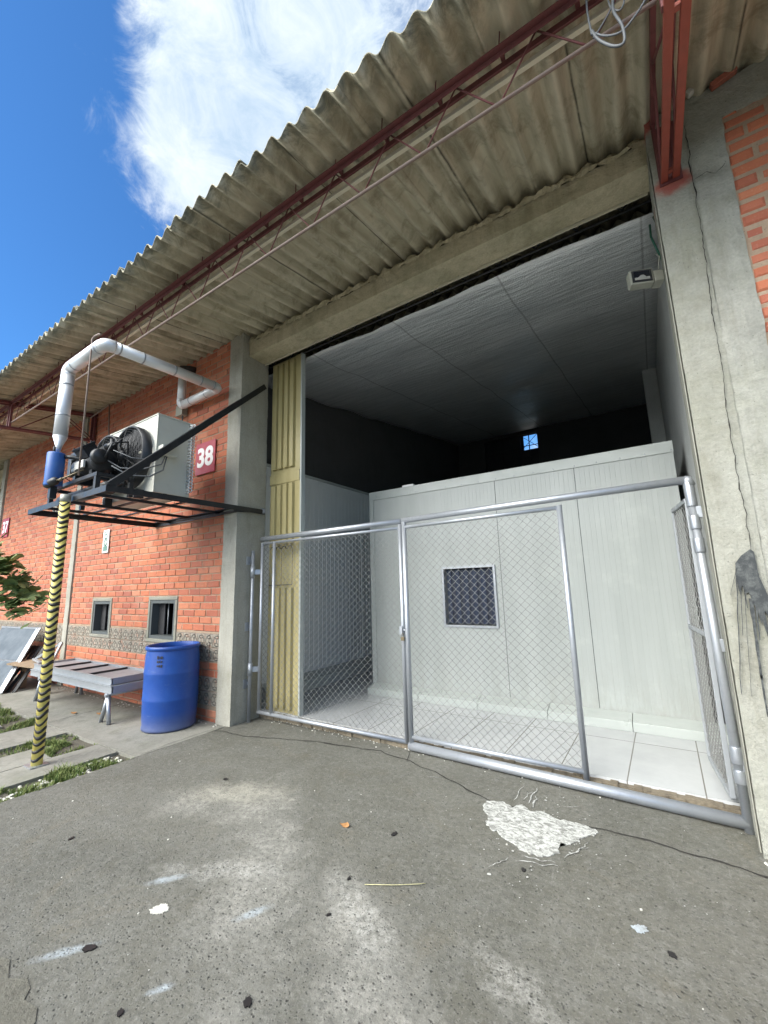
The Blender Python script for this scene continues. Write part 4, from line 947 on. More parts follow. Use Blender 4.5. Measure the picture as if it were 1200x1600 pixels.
for i, fx in enumerate((-4.79, -5.28)):
    fc = Vector((fx, 2.17-.01*i, 2.99)); R0 = .33
    f = MB()
    f.lathe([(R0+.02, .10), (R0+.02, .0), (R0, .0), (R0, .10)], fc, 32, 'Y')
    fan = f.build('fan', M['black'], U)
    f = MB()
    for k in range(5):   # cloth-like dark blades of an axial fan
        t0 = k*2*math.pi/5+.3
        for s_ in range(4):
            ta, tb = t0+s_*.22, t0+(s_+1)*.22
            f.poly([fc+Vector((.05*math.cos(ta), .055-.012*s_, .05*math.sin(ta))), fc+Vector((R0*.95*math.cos(ta), .075-.018*s_, R0*.95*math.sin(ta))), fc+Vector((R0*.95*math.cos(tb), .075-.018*(s_+1), R0*.95*math.sin(tb))), fc+Vector((.05*math.cos(tb), .055-.012*(s_+1), .05*math.sin(tb)))])
    f.lathe([(0, 0), (.06, 0), (.06, .07), (0, .07)], fc, 16, 'Y')
    f.build('blade', M['dark'], fan)
    f = MB()
    for rr in [.05+.028*q for q in range(11)]:
        bow = -.045*math.sqrt(max(0, 1-(rr/R0)**2))
        f.tube([fc+Vector((rr*math.cos(t), bow, rr*math.sin(t))) for t in [q*math.pi/14 for q in range(28)]], .0026, 4, closed=True)
    for k in range(12):
        t = k*math.pi/6; f.tube([fc+Vector((rr*math.cos(t), -.045*math.sqrt(max(0, 1-(rr/R0)**2))-.002, rr*math.sin(t))) for rr in (.03, .12, .2, .27, .335)], .003, 4)
    f.lathe([(0, -.07), (.05, -.07), (.06, -.04), (.05, -.0)], fc, 14, 'Y')
    f.build('fan_guard', M['black'], fan)
# compressor: horizontal body, two cylinder heads, motor bell, valves
cc = Vector((-5.10, 1.98, 2.90))
f = MB().lathe([(0, -.33), (.085, -.33), (.115, -.29), (.12, -.05), (.135, -.04), (.135, .0), (.115, .01), (.115, .22), (.13, .23), (.13, .27), (.08, .30), (0, .30)], cc, 28, 'X')
cp = f.build('compressor', M['black'], U)
f = MB()
for sgn in (-1, 1):
    ax = Vector((0, sgn*.62, .78)).normalized(); sd_ = Vector((1, 0, 0)); bx = ax.cross(sd_)
    c0 = cc+ax*.15+Vector((.07, 0, 0)); f.obox(c0, sd_*.105, bx*.07, ax*.05); f.obox(c0+ax*.062, sd_*.115, bx*.078, ax*.014)
    for a in (-1, 1):
        for b in (-1, 1): f.cyl(c0+sd_*.09*a+bx*.055*b+ax*.07, c0+sd_*.09*a+bx*.055*b+ax*.09, .009, 6)
f.build('cylinder_head', M['black'], cp, bevel=.01)
f = MB().obox(cc+Vector((-.2, -.06, .12)), (.10, 0, 0), (0, .06, 0), (0, 0, .05)).obox(cc+Vector((-.30, .0, .02)), (.05, 0, 0), (0, .12, 0), (0, 0, .12)); f.build('terminal_box', M['black'], cp, bevel=.02, seg=3)
f = MB().obox(cc+Vector((.02, -.135, -.03)), (.11, 0, 0), (0, .012, 0), (0, 0, .042)); f.obox(cc+Vector((-.12, -.13, -.06)), (.05, 0, 0), (0, .01, 0), (0, 0, .02)); f.build('label_plate', M['dirtywhite'], cp, bevel=.004)
f = MB().lathe([(0, -.05), (.07, -.05), (.085, 0), (.07, .05), (0, .05)], cc+Vector((.33, -.08, .02)), 20, 'X'); f.cyl(cc+Vector((.2, -.08, .02)), cc+Vector((.3, -.08, .02)), .04, 14)
f.cyl(cc+Vector((.24, .02, .17)), cc+Vector((.36, .04, .17)), .035, 14).cyl(cc+Vector((.33, .03, .12)), cc+Vector((.33, .03, .24)), .022, 12); f.build('service_valve', M['black'], cp)
f = MB()
for xx in (-.22, .18): f.box(cc.x+xx-.03, cc.y-.09, PZ+.211, cc.x+xx+.03, cc.y+.09, cc.z-.1)
buildeach(f, 'mount', M['black'], cp)
f = MB().tube([(-5.9, 2.0, 2.60), (-5.86, 2.0, 2.60), (-4.72, 2.0, 2.60), (-4.68, 2.0, 2.60)], .07, 20, radii=[.03, .07, .07, .03]); f.build('receiver', M['black'], U)
f = MB().tube([(-5.38, 1.66, 2.66), (-5.33, 1.66, 2.66), (-5.18, 1.68, 2.68), (-5.14, 1.68, 2.68)], .04, 14, radii=[.015, .042, .042, .015]); f.build('filter_drier', M['black'], U)
f = MB().tube([(-5.14, 1.68, 2.68), (-5.05, 1.70, 2.69), (-4.95, 1.74, 2.72), (-4.9, 1.82, 2.78)], .008, 8).cyl((-5.1, 1.69, 2.675), (-5.06, 1.70, 2.69), .016, 8); f.build('brass_fitting', M['brass'], U)
f = MB()
f.tube([(-4.68, 1.92, 2.9), (-4.62, 1.95, 3.05), (-4.62, 2.1, 3.1), (-4.7, 2.15, 2.9), (-4.68, 2.12, 2.6)], .011, 8)
f.tube([(-4.72, 2.0, 3.05), (-4.65, 2.05, 3.12), (-4.9, 2.15, 3.12), (-5.1, 2.28, 3.1)], .013, 8)
f.tube([(-5.30, 1.74, 2.98), (-5.15, 1.8, 2.96), (-5.10, 1.9, 2.94), (-5.05, 1.95, 2.93)], .022, 10)
f.tube([(-5.34, 1.9, 2.72), (-5.4, 1.8, 2.8), (-5.3, 1.75, 2.9)], .006, 6)
buildeach(f, 'refrigerant_pipe', M['black'], U)
f = MB()
f.tube([(bx1+.05, by0+.08, 2.98), (bx1+.05, by0+.04, 2.86), (bx1+.02, by0-.12, 2.78), (-4.62, 2.05, 2.80), (-4.75, 1.95, 2.9)], .007, 6)
f.tube([(bx1+.04, by0+.10, 2.98), (bx1+.05, by0+.06, 2.80), (bx1+.02, by0-.06, 2.71), (-4.55, 2.1, 2.72), (-4.6, 1.95, 2.8)], .008, 6)
f.tube([(bx1+.03, by0+.06, 2.98), (bx1+.04, by0, 2.9), (-4.5, 2.1, 2.9), (-4.7, 2.0, 3.0)], .005, 6)
buildeach(f, 'cable', M['cable'], U)
BC = thing('suction_accumulator', 'small blue upright cylinder under the silver duct on the platform edge', 'cylinder', (-5.30, 1.72, 2.62))
MB().lathe([(0, 2.64), (.077, 2.64), (.082, 2.655), (.082, 2.99), (.077, 3.005), (0, 3.01)], (-5.29, 1.70, 0), 28).build('body', M['blue'], BC)
MB().cyl((-5.24, 1.66, 3.0), (-5.24, 1.66, 3.06), .012, 10).cyl((-5.35, 1.73, 3.0), (-5.35, 1.73, 3.06), .012, 10).build('pipe_stub', M['dark'], BC)
MB().box(-5.32, 1.67, PZ+.01, -5.26, 1.73, 2.64).build('foot', M['black'], BC)
# duct
D = thing('insulated_duct', 'silver foil clad pipe looping up from the blue cylinder and back to the brick wall', 'duct', (-5.3, 1.72, 3.02))
path = [Vector((-5.31, 1.72, 3.20)), Vector((-5.34, 1.74, 4.02)), Vector((-4.53, 1.76, 4.05)), Vector((-4.53, 3.10, 4.10)), Vector((-5.42, 3.12, 4.10)), Vector((-5.42, 3.12, 4.62))]
def segd(a, b, r, name, ends=.05):
    d_ = (b-a).normalized(); f = MB().tube([a+d_*ends, b-d_*ends], r, 24)
    return f.build(name, M['silver'], D)
r0 = .066
segd(path[0]-Vector((0, 0, .05)), path[1], r0, 'duct_section', .05); segd(path[1], path[2], r0, 'duct_section', .06); segd(path[2], path[3], r0*.92, 'duct_section', .06); segd(path[3], path[4], r0*.85, 'duct_section', .06); segd(path[4], path[5], r0*.85, 'duct_section', .06)
MB().tube([(-5.30, 1.71, 3.04), (-5.305, 1.715, 3.09), (-5.31, 1.72, 3.20)], r0, 24, radii=[.026, .03, r0]).build('cone', M['silver'], D)
for i in (1, 2, 3, 4):
    a, b, c = path[i-1], path[i], path[i+1]; d1 = (a-b).normalized(); d2 = (c-b).normalized(); rr = r0*(1.01 if i < 3 else .90)
    pts = [b+d1*.085, b+d1*.075, b+d1*.03+d2*.008, b+d2*.03+d1*.008, b+d2*.075, b+d2*.085]
    MB().tube(pts, rr, 24).build('elbow', M['silver'], D)
bn = MB()
for a, b, ts, rr in ((path[0], path[1], (.3, .75), r0), (path[1], path[2], (.2, .85), r0), (path[2], path[3], (.1, .28, .55, .8, .93), r0*.92), (path[3], path[4], (.3, .7), r0*.85)):
    for t in ts:
        c = a.lerp(b, t); d_ = (b-a).normalized(); bn.tube([c-d_*.008, c+d_*.008], rr+.002, 24)
buildeach(bn, 'band', M['galv'], D)
MB().box(-5.62, 3.16, 4.0, -5.46, 3.25, 4.16).build('wall_box', M['lampgrey'], D, bevel=.006)
MB().tube([(-5.5, 3.2, 4.0), (-5.5, 3.2, 3.9), (-5.42, 3.23, 3.8), (-5.4, 3.24, 3.6)], .01, 8).build('cable', M['cable'], D)
MB().tube([(-5.42, 3.12, 4.60), (-5.42, 3.12, 4.66), (-5.40, 3.20, 4.68), (-5.38, 3.28, 4.69)], r0*.9, 20).build('outlet', M['dark'], D)
TP = rootmesh(MB().tube([(-4.68, 1.70, 2.66), (-4.69, 1.70, 4.13), (-4.67, 1.71, 4.16), (-4.60, 1.72, 4.165), (-4.55, 1.72, 4.14)], .009, 8), 'vent_pipe', M['rod'], 'thin upright brown pipe in front of the silver duct', 'pipe', (-4.68, 1.70, 2.66))
# striped pole
YP = thing('striped_pole', 'slanted looking post wrapped in yellow and black hazard tape under the platform', 'pole', (-4.93, 1.70, 0))
MB().tube([(-4.93, 1.70, -.01), (-4.93, 1.70, 2.49)], .044, 24).build('post', M['yellow'], YP)
tp = MB(); n = 24; zc = .06; k = 0
while zc < 2.42:
    th = .030*random.uniform(.8, 1.25); tilt = .016*random.uniform(.5, 1.3); ph = random.uniform(-.3, .3); b = len(tp.v)
    for j in range(n):
        t = 2*math.pi*j/n; c, s_ = math.cos(t), math.sin(t); zz_ = zc+tilt*math.sin(2*t+ph)+.008*math.sin(t+k)
        tk = th*(.55+.45*abs(math.cos(t*1.0+ph)))*.5
        for dz_, rr in ((-tk, .0442), (-tk, .0460), (tk, .0460), (tk, .0442)): tp.v.append(Vector((-4.93+rr*c, 1.70+rr*s_, zz_+dz_)))
    for j in range(n):
        for q in range(4): tp.face((b+4*j+q, b+4*j+(q+1) % 4, b+4*((j+1) % n)+(q+1) % 4, b+4*((j+1) % n)+q), True)
    zc += .062*random.uniform(.93, 1.08); k += 1
tp.build('black_stripe', M['rubber'], YP)
MB().tube([(-4.93, 1.70, 2.42), (-4.93, 1.70, 2.497)], .0462, 24).build('cap', M['lampgrey'], YP)
MB().box(-5.02, 1.63, -.005, -4.855, 1.765, .004).build('base_plate', M['galv'], YP)

# ------------------------------------------------------------------ signs
def text(s_, size, loc, mt, parent, name='lettering', ext=.002, bold=.0, align='CENTER', xs=1.0):
    cu_ = bpy.data.curves.new(name, 'FONT'); cu_.body = s_; cu_.size = size; cu_.extrude = ext; cu_.align_x = align; cu_.align_y = 'CENTER'; cu_.offset = bold
    t = bpy.data.objects.new(name, cu_); S.collection.objects.link(t)
    dg = bpy.context.evaluated_depsgraph_get(); me = bpy.data.meshes.new_from_object(t.evaluated_get(dg)); bpy.data.objects.remove(t)
    o = bpy.data.objects.new(name, me); me.materials.clear(); me.materials.append(mt); S.collection.objects.link(o)
    o.rotation_euler = (R(90), 0, 0); o.scale = (xs, 1, 1); o.parent = parent; o.location = Vector(loc)-Vector(parent['_o']); return o
s = thing('number_sign', 'square maroon sign with white number 38 on the brick wall beside the column', 'sign', (-4.96, 3.24, 3.05))
MB().box(-5.18, 3.238, 3.055, -4.75, 3.250, 3.50).build('board', M['signred'], s, bevel=.002)
text('38', .36, (-4.965, 3.236, 3.275), M['white'], s, bold=.012)
s = thing('number_sign', 'small distant maroon sign with white number 37 at the far left of the brickwork', 'sign', (-12.6, 3.24, 2.9))
MB().box(-12.83, 3.238, 2.86, -12.42, 3.250, 3.30).build('board', M['signred'], s)
text('37', .36, (-12.62, 3.236, 3.08), M['white'], s, bold=.012)
s = thing('notice_plate', 'small white notice plate with green print above the two little windows', 'sign', (-7.55, 3.24, 2.1))
nx0, nz0 = -7.70, 2.17
MB().box(nx0, 3.240, nz0, nx0+.20, 3.250, nz0+.38).build('board', M['white'], s)
nb = MB(); nb.box(nx0+.03, 3.2375, nz0+.03, nx0+.17, 3.2395, nz0+.11)
for i in range(10): t = i*math.pi/5; 
nb.lathe([(.035, 0), (.06, 0), (.06, .002), (.035, .002)], (nx0+.1, 3.2372, nz0+.17), 20, 'Y').lathe([(.03, 0), (.05, 0), (.05, .002), (.03, .002)], (nx0+.1, 3.2372, nz0+.27), 20, 'Y').box(nx0+.03, 3.2375, nz0+.335, nx0+.17, 3.2395, nz0+.35)
nb.build('print', M['signgreen'], s)
# ------------------------------------------------------------------ floodlight, hose
FL = thing('floodlight', 'grey rectangular floodlight fixed inside the right door jamb', 'floodlight', (.2, 3.5, 3.74))
fc = aty(1000, 437, 3.5); a = Vector((.93, .37, -.02)).normalized(); up = Vector((-.02, .1, .98)).normalized(); nm = a.cross(up).normalized(); up = nm.cross(a) * -1 if nm.cross(a).z < 0 else nm.cross(a)
if nm.y > 0: nm = -nm
f = MB().obox(fc, a*.082, nm*.035, up*.065); hs = f.build('housing', M['lampgrey'], FL, bevel=.008)
f = MB().obox(fc+nm*.0365, a*.068, nm*.002, up*.052); f.build('bezel', M['black'], hs)
f = MB().obox(fc+nm*.0393, a*.054, nm*.001, up*.040); f.build('lens', M['glassdark'], hs)
f = MB().obox(fc+nm*.0405-up*.026, a*.052, nm*.0008, up*.012).poly([fc+nm*.0408-a*.03-up*.014, fc+nm*.0408+a*.03-up*.014, fc+nm*.0408+a*.012+up*.006, fc+nm*.0408-a*.006+up*.006]); f.build('reflector', M['reflector'], hs)
f = MB().obox(fc+a*.115-up*.01+Vector((0, .01, 0)), a*.032, nm*.045, up*.048); f.build('driver_box', M['lampgrey'], FL, bevel=.006)
f = MB().beam(fc+a*.03+up*.066, fc+a*.14+up*.04, .03, .008).tube([fc+a*.13+up*.03, (.262, 3.5, 3.9), (.25, 3.6, 4.0)], .004, 6); f.build('bracket', M['lampgrey'], FL)
rootmesh(MB().tube([(.30, 3.72, 4.35), (.285, 3.70, 4.40), (.30, 3.68, 4.30), (.305, 3.70, 4.12), (.31, 3.70, 3.9), (.315, 3.70, 3.7)], .012, 8).tube([(.25, 3.72, 4.36), (.245, 3.72, 4.25), (.29, 3.70, 4.0)], .008, 8), 'hose', M['green'], 'dark green hose hanging on the inner wall above the floodlight', 'hose', (.3, 3.7, 3.7))
# loose cables on the joist end
cb = MB()
def arc(pts, r, k=8):
    P = [Vector(p) for p in pts]; out = []
    for i in range(len(P)-1):
        p0 = P[max(i-1, 0)]; p1 = P[i]; p2 = P[i+1]; p3 = P[min(i+2, len(P)-1)]
        for j in range(k):
            t = j/k; out.append(.5*((2*p1)+(-p0+p2)*t+(2*p0-5*p1+4*p2-p3)*t*t+(-p0+3*p1-3*p2+p3)*t**3))
    out.append(P[-1]); cb.tube(out, r, 8)
def J(px, py, y=2.0): return aty(px, py, y)
arc([J(925, 48), J(935, 62), J(958, 72), J(975, 66), J(972, 40), J(958, 15), J(960, -20)], .007)
arc([J(925, 50), J(945, 56), J(970, 50), J(990, 28), J(1008, 0), J(1015, -20)], .005)
arc([J(927, 60), J(940, 40), J(955, 12), J(962, -15)], .004); arc([J(925, 55), J(918, 20), J(915, -20)], .005); arc([J(950, 0), J(955, 12), J(968, 16), J(975, 2), J(970, -12)], .004)
rootmesh(cb, 'hanging_cable', M['cable'], 'grey cable looped loosely on the end of the canopy joist', 'cable', (.1, 2.0, 4.2))

# ------------------------------------------------------------------ drum
DR = thing('plastic_drum', 'open topped blue plastic drum standing by the concrete column', 'drum', (-4.93, 2.93, 0))
dc = (-4.93, 2.93, 0); rd = .29
pr = [(0, .012), (rd*.90, .012), (rd*.95, 0), (rd*.985, .012), (rd*.985, .03), (rd*.955, .05), (rd*.985, .12), (rd*1.0, .30), (rd*1.012, .315), (rd*1.012, .335), (rd*1.0, .35), (rd*1.0, .58), (rd*1.012, .595), (rd*1.012, .615), (rd*1.0, .63), (rd*.985, .78), (rd*.95, .845), (rd*.95, .855), (rd*1.0, .862), (rd*1.01, .88), (rd*.99, .898), (rd*.95, .90), (rd*.93, .89), (rd*.93, .84), (rd*.96, .78), (rd*.97, .3), (rd*.93, .05), (0, .05)]
MB().lathe(pr, dc, 56).build('body', M['drum'], DR)
lg = MB()
for q, (hh, ww) in enumerate(((.0, .05), (.045, .02), (.045, .0), (.1, .035))):
    pass
for i in range(9):
    t = R(-62+(i % 3)*4.5); z = .70+(i//3)*.045; p = Vector((dc[0]+rd*1.003*math.cos(t), dc[1]+rd*1.003*math.sin(t), z)); tg = Vector((-math.sin(t), math.cos(t), 0)); nr_ = Vector((math.cos(t), math.sin(t), 0))
    lg.obox(p, tg*random.uniform(.005, .009), nr_*.0015, Vector((0, 0, random.uniform(.008, .018))))
lg.build('worn_marking', M['dark'], DR)
# ------------------------------------------------------------------ sawhorses and stacked panels
def sawhorse(x, lab):
    t = thing('sawhorse', lab, 'trestle', (x, 2.9, 0), 'tube trestles under the stacked panels')
    MB().cyl((x, 2.58, .315), (x, 3.14, .315), .022, 12).build('top_bar', M['galv'], t)
    for y, s_ in ((2.62, -1), (3.1, 1)):
        for q in (-1, 1): MB().cyl((x, y, .31), (x+q*.10, y+s_*.02, -.002), .023, 12).build('leg', M['galv'], t)
    return t
sawhorse(-5.72, 'galvanised trestle under the near end of the grey panels, next to the blue drum')
sawhorse(-7.75, 'galvanised trestle under the far end of the grey panels, behind the striped pole')
def stackpanel(x0, x1, y0, y1, z0, z1, lab, divs):
    t = thing('framed_metal_sheet', lab, 'metal sheet', ((x0+x1)/2, (y0+y1)/2, z0), 'grey steel panels stacked on trestles')
    f = MB().box(x0+.02, y0+.02, z1-.035, x1-.02, y1-.02, z1-.028); f.build('sheet', M['greypanel'], t)
    f = MB()
    for yy in (y0, y1-.03): f.box(x0, yy, z0, x1, yy+.03, z0+.008).box(x0, yy, z1-.008, x1, yy+.03, z1).box(x0, yy+.011, z0+.008, x1, yy+.017, z1-.008)
    for xx in (x0, x1-.03): f.box(xx, y0+.031, z0, xx+.03, y1-.031, z1-.001)
    f.build('frame', M['greypaint'], t)
    f = MB()
    for xx in divs: f.box(xx-.012, y0+.03, z1-.03, xx+.012, y1-.03, z1-.004)
    buildeach(f, 'divider', M['black'], t); return t
stackpanel(-8.1, -5.6, 2.58, 3.17, .338, .425, 'lower grey framed steel panel resting directly on the trestles', ())
stackpanel(-8.05, -5.66, 2.60, 3.15, .427, .505, 'upper grey framed steel panel with dark dividers lying on another panel', (-7.45, -6.9, -6.35))
# junk pile behind
rootmesh(MB().obox((-8.75, 2.9, .42), (.55, .05, 0), (-.02, .22, .02), (0, 0, .012)), 'board', M['wood'], 'brown weathered board lying left of the stacked grey panels', 'board', (-8.75, 2.9, .4))
rootmesh(MB().box(-9.2, 2.8, 0, -9.12, 2.88, .4).box(-8.3, 2.8, 0, -8.22, 2.88, .4).box(-9.2, 2.8, .355, -8.22, 2.88, .4), 'wooden_support', M['wood'], 'low wooden stand holding up the weathered board', 'stand', (-8.7, 2.84, 0))
mb = MB().beam((-9.0, 2.9, .44), (-8.55, 3.12, .72), .03, .04).beam((-8.55, 3.12, .72), (-8.5, 3.0, .46), .03, .04).beam((-9.0, 2.9, .46), (-8.4, 2.8, .46), .04, .03)
rootmesh(mb, 'metal_bracket', M['greypaint'], 'bent grey metal frame heaped on the board against the wall', 'scrap metal', (-8.8, 2.95, .44), bevel=.003)
mb = MB()
for k in range(5):
    a = Vector((-9.35+.12*k, 2.45+.05*k, 0)); b = a+Vector((-.35, .62-.04*k, .62)); mb.beam(a, b, .05, .02)
rootmesh(mb, 'scrap_bar', M['dark'], 'dark heap of steel offcuts slumped behind the leaning sheets', 'scrap metal', (-9.1, 2.6, 0))
def leaner(off, lab, mt):
    t = thing('metal_sheet', lab, 'metal sheet', (-9.2+off, 2.6, 0), 'metal sheets leaning at the far wall')
    a = Vector((-9.0+off, 2.5, .01)); b = a+Vector((-.58, .6, .92)); w_ = Vector((-1.3, -.15, 0)); n = (b-a).cross(w_).normalized()
    MB().poly([a, b, b+w_, a+w_], .02, n).build('sheet', mt, t)
    MB().beam(a, b, .03, .03).beam(b, b+w_, .03, .03).beam(a+(b-a)*.45, a+(b-a)*.45+w_, .02, .02).build('frame', M['galv'], t)
leaner(0, 'pale blue grey metal door sheet leaning at the far left', M['bluegrey']); leaner(.10, 'second metal sheet tucked behind the front leaning one', M['bluegrey'])
# gas line fittings on the far wall
rootmesh(MB().lathe([(.05, 0), (.09, 0), (.09, .05), (.05, .05)], (-9.75, 3.2, 3.15), 16, 'Y').lathe([(.05, 0), (.09, 0), (.09, .05), (.05, .05)], (-9.4, 3.2, 3.02), 16, 'Y').tube([(-9.7, 3.22, 3.12), (-9.45, 3.22, 3.05), (-9.0, 3.22, 3.02)], .012, 6), 'wall_bell', M['lampgrey'], 'two small round grey fittings on the brick wall left of the platform', 'wall fitting', (-9.6, 3.22, 3.0))

# ------------------------------------------------------------------ marks and litter on the apron
def blob(cx, cy, rx, ry, rot, seed, name, mt, z, jag=.35, n=90, fr=2.5, thick=.003):
    pts = []
    for i in range(n):
        t = 2*math.pi*i/n; c, s_ = math.cos(t), math.sin(t)
        k = 1+jag*noise.noise(Vector((c*fr, s_*fr, seed)))+jag*.6*noise.noise(Vector((c*fr*4, s_*fr*4, seed+3)))+jag*.3*noise.noise(Vector((c*fr*12, s_*fr*12, seed+3)))
        x, y = rx*k*c, ry*k*s_; pts.append(Vector((cx+x*math.cos(rot)-y*math.sin(rot), cy+x*math.sin(rot)+y*math.cos(rot), z)))
    return pts
def px0(x, y): return atz(x, y, 0)
sp = MB()
out = [(760, 1252), (785, 1253), (800, 1262), (815, 1258), (828, 1268), (845, 1268), (868, 1280), (890, 1284), (912, 1290), (936, 1300), (928, 1308), (920, 1305), (900, 1316), (886, 1322), (876, 1318), (872, 1334), (862, 1338), (842, 1340), (826, 1334), (812, 1328), (805, 1320), (788, 1312), (776, 1300), (768, 1298), (760, 1286), (764, 1276), (754, 1266)]
pts = []
for i, q in enumerate(out):
    a, b = px0(*q), px0(*out[(i+1) % len(out)])
    for k in range(6):
        p = a.lerp(b, k/6); p += Vector((noise.noise(p*40), noise.noise(p*40+Vector((9, 9, 9))), 0))*.018; p.z = .005; pts.append(p)
sp.poly(pts, .004, (0, 0, 1))
def streak(a, b, w, n=16, z=.005):
    A_, B_ = px0(*a), px0(*b); d_ = (B_-A_).normalized(); s_ = Vector((-d_.y, d_.x, 0)); base = len(sp.v)
    for i in range(n+1):
        t = i/n; p = A_.lerp(B_, t)+s_*noise.noise(A_*7+Vector((t*4, 0, 0)))*.02; ww = w*(math.sin(math.pi*min(max(t, .03), .97))**.5)*(.5+abs(noise.noise(p*35)))
        sp.v += [p+s_*ww+Vector((0, 0, z)), p-s_*ww+Vector((0, 0, z))]
    for i in range(n): sp.face((base+2*i, base+2*i+1, base+2*i+3, base+2*i+2), False)
for a, b, w in (((806, 1346), (872, 1354), .006), ((815, 1338), (868, 1350), .004), ((880, 1340), (918, 1325), .006), ((905, 1330), (918, 1318), .004), ((764, 1356), (795, 1342), .003), ((825, 1256), (840, 1232), .006), ((818, 1250), (832, 1238), .004), ((803, 1252), (818, 1228), .003), ((832, 1262), (838, 1245), .009), ((870, 1262), (905, 1262), .002), ((665, 1214), (690, 1216), .002)): streak(a, b, w)
rootmesh(sp, 'paint_spill', M['paint'], 'large splash of dried white paint on the concrete in front of the barrier', 'paint spill', (-.85, 2.85, 0))
sp = MB()
for i in range(150):
    c = px0(845+random.gauss(0, 55), 1300+random.gauss(0, 34)); r = random.uniform(.0015, .006)*(1 if random.random() < .9 else 1.8)
    sp.poly([Vector((c.x+r*random.uniform(.7, 1.2)*math.cos(t), c.y+r*random.uniform(.7, 1.2)*math.sin(t), .0055)) for t in [q*math.pi/3.5 for q in range(7)]])
for i in range(60):
    c = px0(random.uniform(640, 1180), random.uniform(1210, 1500)); r = random.uniform(.001, .004)
    sp.poly([Vector((c.x+r*math.cos(t), c.y+r*math.sin(t), .0055)) for t in [q*math.pi/3 for q in range(6)]])
tag(sp.build('paint_specks', M['paint']), 'tiny white paint specks scattered over the concrete around the spill', 'paint specks', kind='stuff')
def patch(px, py, rx, ry, rot, seed, mt, name, lab, cat, grp=None, jag=.5):
    c = px0(px, py); q = MB(); q.poly(blob(c.x, c.y, rx, ry, rot, seed, name, mt, .004, jag), .003, (0, 0, 1))
    return rootmesh(q, name, mt, lab, cat, (c.x, c.y, 0), grp)
patch(250, 1421, .042, .030, R(30), 24, M['cement'], 'cement_splat', 'round cream cement splat among the pale smears', 'cement splat', None, .4)
patch(1000, 1452, .03, .022, R(20), 29, M['thinpaint'], 'paint_drop', 'small pale paint drop on bare concrete at the lower right', 'paint drop', None, .6)
spots = [(139, 1483, .021, 'black tar spot beside the long pale smear at lower left'), (387, 1568, .017, 'heart shaped black tar spot near the bottom edge'), (188, 1584, .011, 'small black tar spot at the bottom left edge'), (616, 1304, .018, 'flat black tar spot in the middle of the apron'), (818, 1360, .012, 'black tar spot just below the white paint spill'), (1050, 1493, .014, 'black tar spot at the lower right by the pale drop'), (352, 1218, .017, 'far black tar spot near the cream worn patch'), (111, 1311, .013, 'black tar spot near the left edge of the apron'), (545, 1374, .009, 'tiny black tar spot below the dry leaf'), (514, 1430, .008, 'tiny black tar spot low in the middle')]
for i, (a, b, r, lab) in enumerate(spots):
    c = px0(a, b); q = MB(); q.poly(blob(c.x, c.y, r*1.3, r*.8, random.uniform(0, 3), i*3.3, '', None, .006, .5, 30), .005, (0, 0, 1)); rootmesh(q, 'tar_spot', M['tar'], lab, 'tar spot', (c.x, c.y, 0), 'black tar spots on the apron')
c = px0(538, 1291); q = MB(); n = 10
for i in range(n):
    pass
q.poly([c+Vector((.03*math.cos(t)*(1+.3*math.cos(3*t)), .022*math.sin(t), .012+.008*math.sin(2*t))) for t in [k*math.pi/8 for k in range(16)]]); rootmesh(q, 'dry_leaf', M['dryleaf'], 'curled orange brown dry leaf on the open concrete', 'leaf', (c.x, c.y, 0))
c1, c2 = px0(570, 1384), px0(664, 1384); q = MB().tube([c1+Vector((0, 0, .006)), c1.lerp(c2, .5)+Vector((.0, -.008, .008)), c1.lerp(c2, .9)+Vector((0, 0, .008)), c2+Vector((0, .01, .006))], .0018, 5); rootmesh(q, 'straw', M['straw'], 'single thin yellow grass stem lying on the concrete', 'stem', (c1.x, c1.y, 0))
for (a, b, lab) in ((370, 1122, ''),): pass
# reddish dead leaves by the trestle
for i, (x, y, lab) in enumerate(((-6.2, 2.75, 'brown dead leaf under the stacked panels'), (-6.55, 2.6, 'crumpled brown leaf on the walkway left of the near trestle'))):
    q = MB(); q.poly([Vector((x+.05*math.cos(t), y+.03*math.sin(t), .012+.006*math.sin(2*t))) for t in [k*math.pi/5 for k in range(10)]]); rootmesh(q, 'dead_leaf', M['dryleaf'], lab, 'leaf', (x, y, 0))

# grit gathered along the walls, the sill and in the crack
gb = MB()
def chip(x, y, r, z=.0):
    a = random.uniform(0, 3.1); c_, s_ = math.cos(a), math.sin(a); gb.obox((x, y, z+r*.35), (r*c_, r*s_, 0), (-r*.7*s_, r*.7*c_, r*.2), (0, 0, r*.45))
for i in range(330):
    q = random.random()
    if q < .35: chip(random.uniform(-8.6, -4.4), 3.2-abs(random.gauss(0, .06)), random.uniform(.002, .009))
    elif q < .7: chip(random.uniform(-4.1, .2), 3.66-abs(random.gauss(0, .05)), random.uniform(.002, .007))
    elif q < .85: chip(random.uniform(.27, .6), 3.2-abs(random.gauss(0, .04)), random.uniform(.002, .008))
    else: chip(random.uniform(-4, .8), random.uniform(.7, 3.1), random.uniform(.0015, .005))
tag(gb.build('grit', M['cement']), 'pale grit and crumbs of mortar swept against the wall foot and sill', 'grit', kind='stuff')
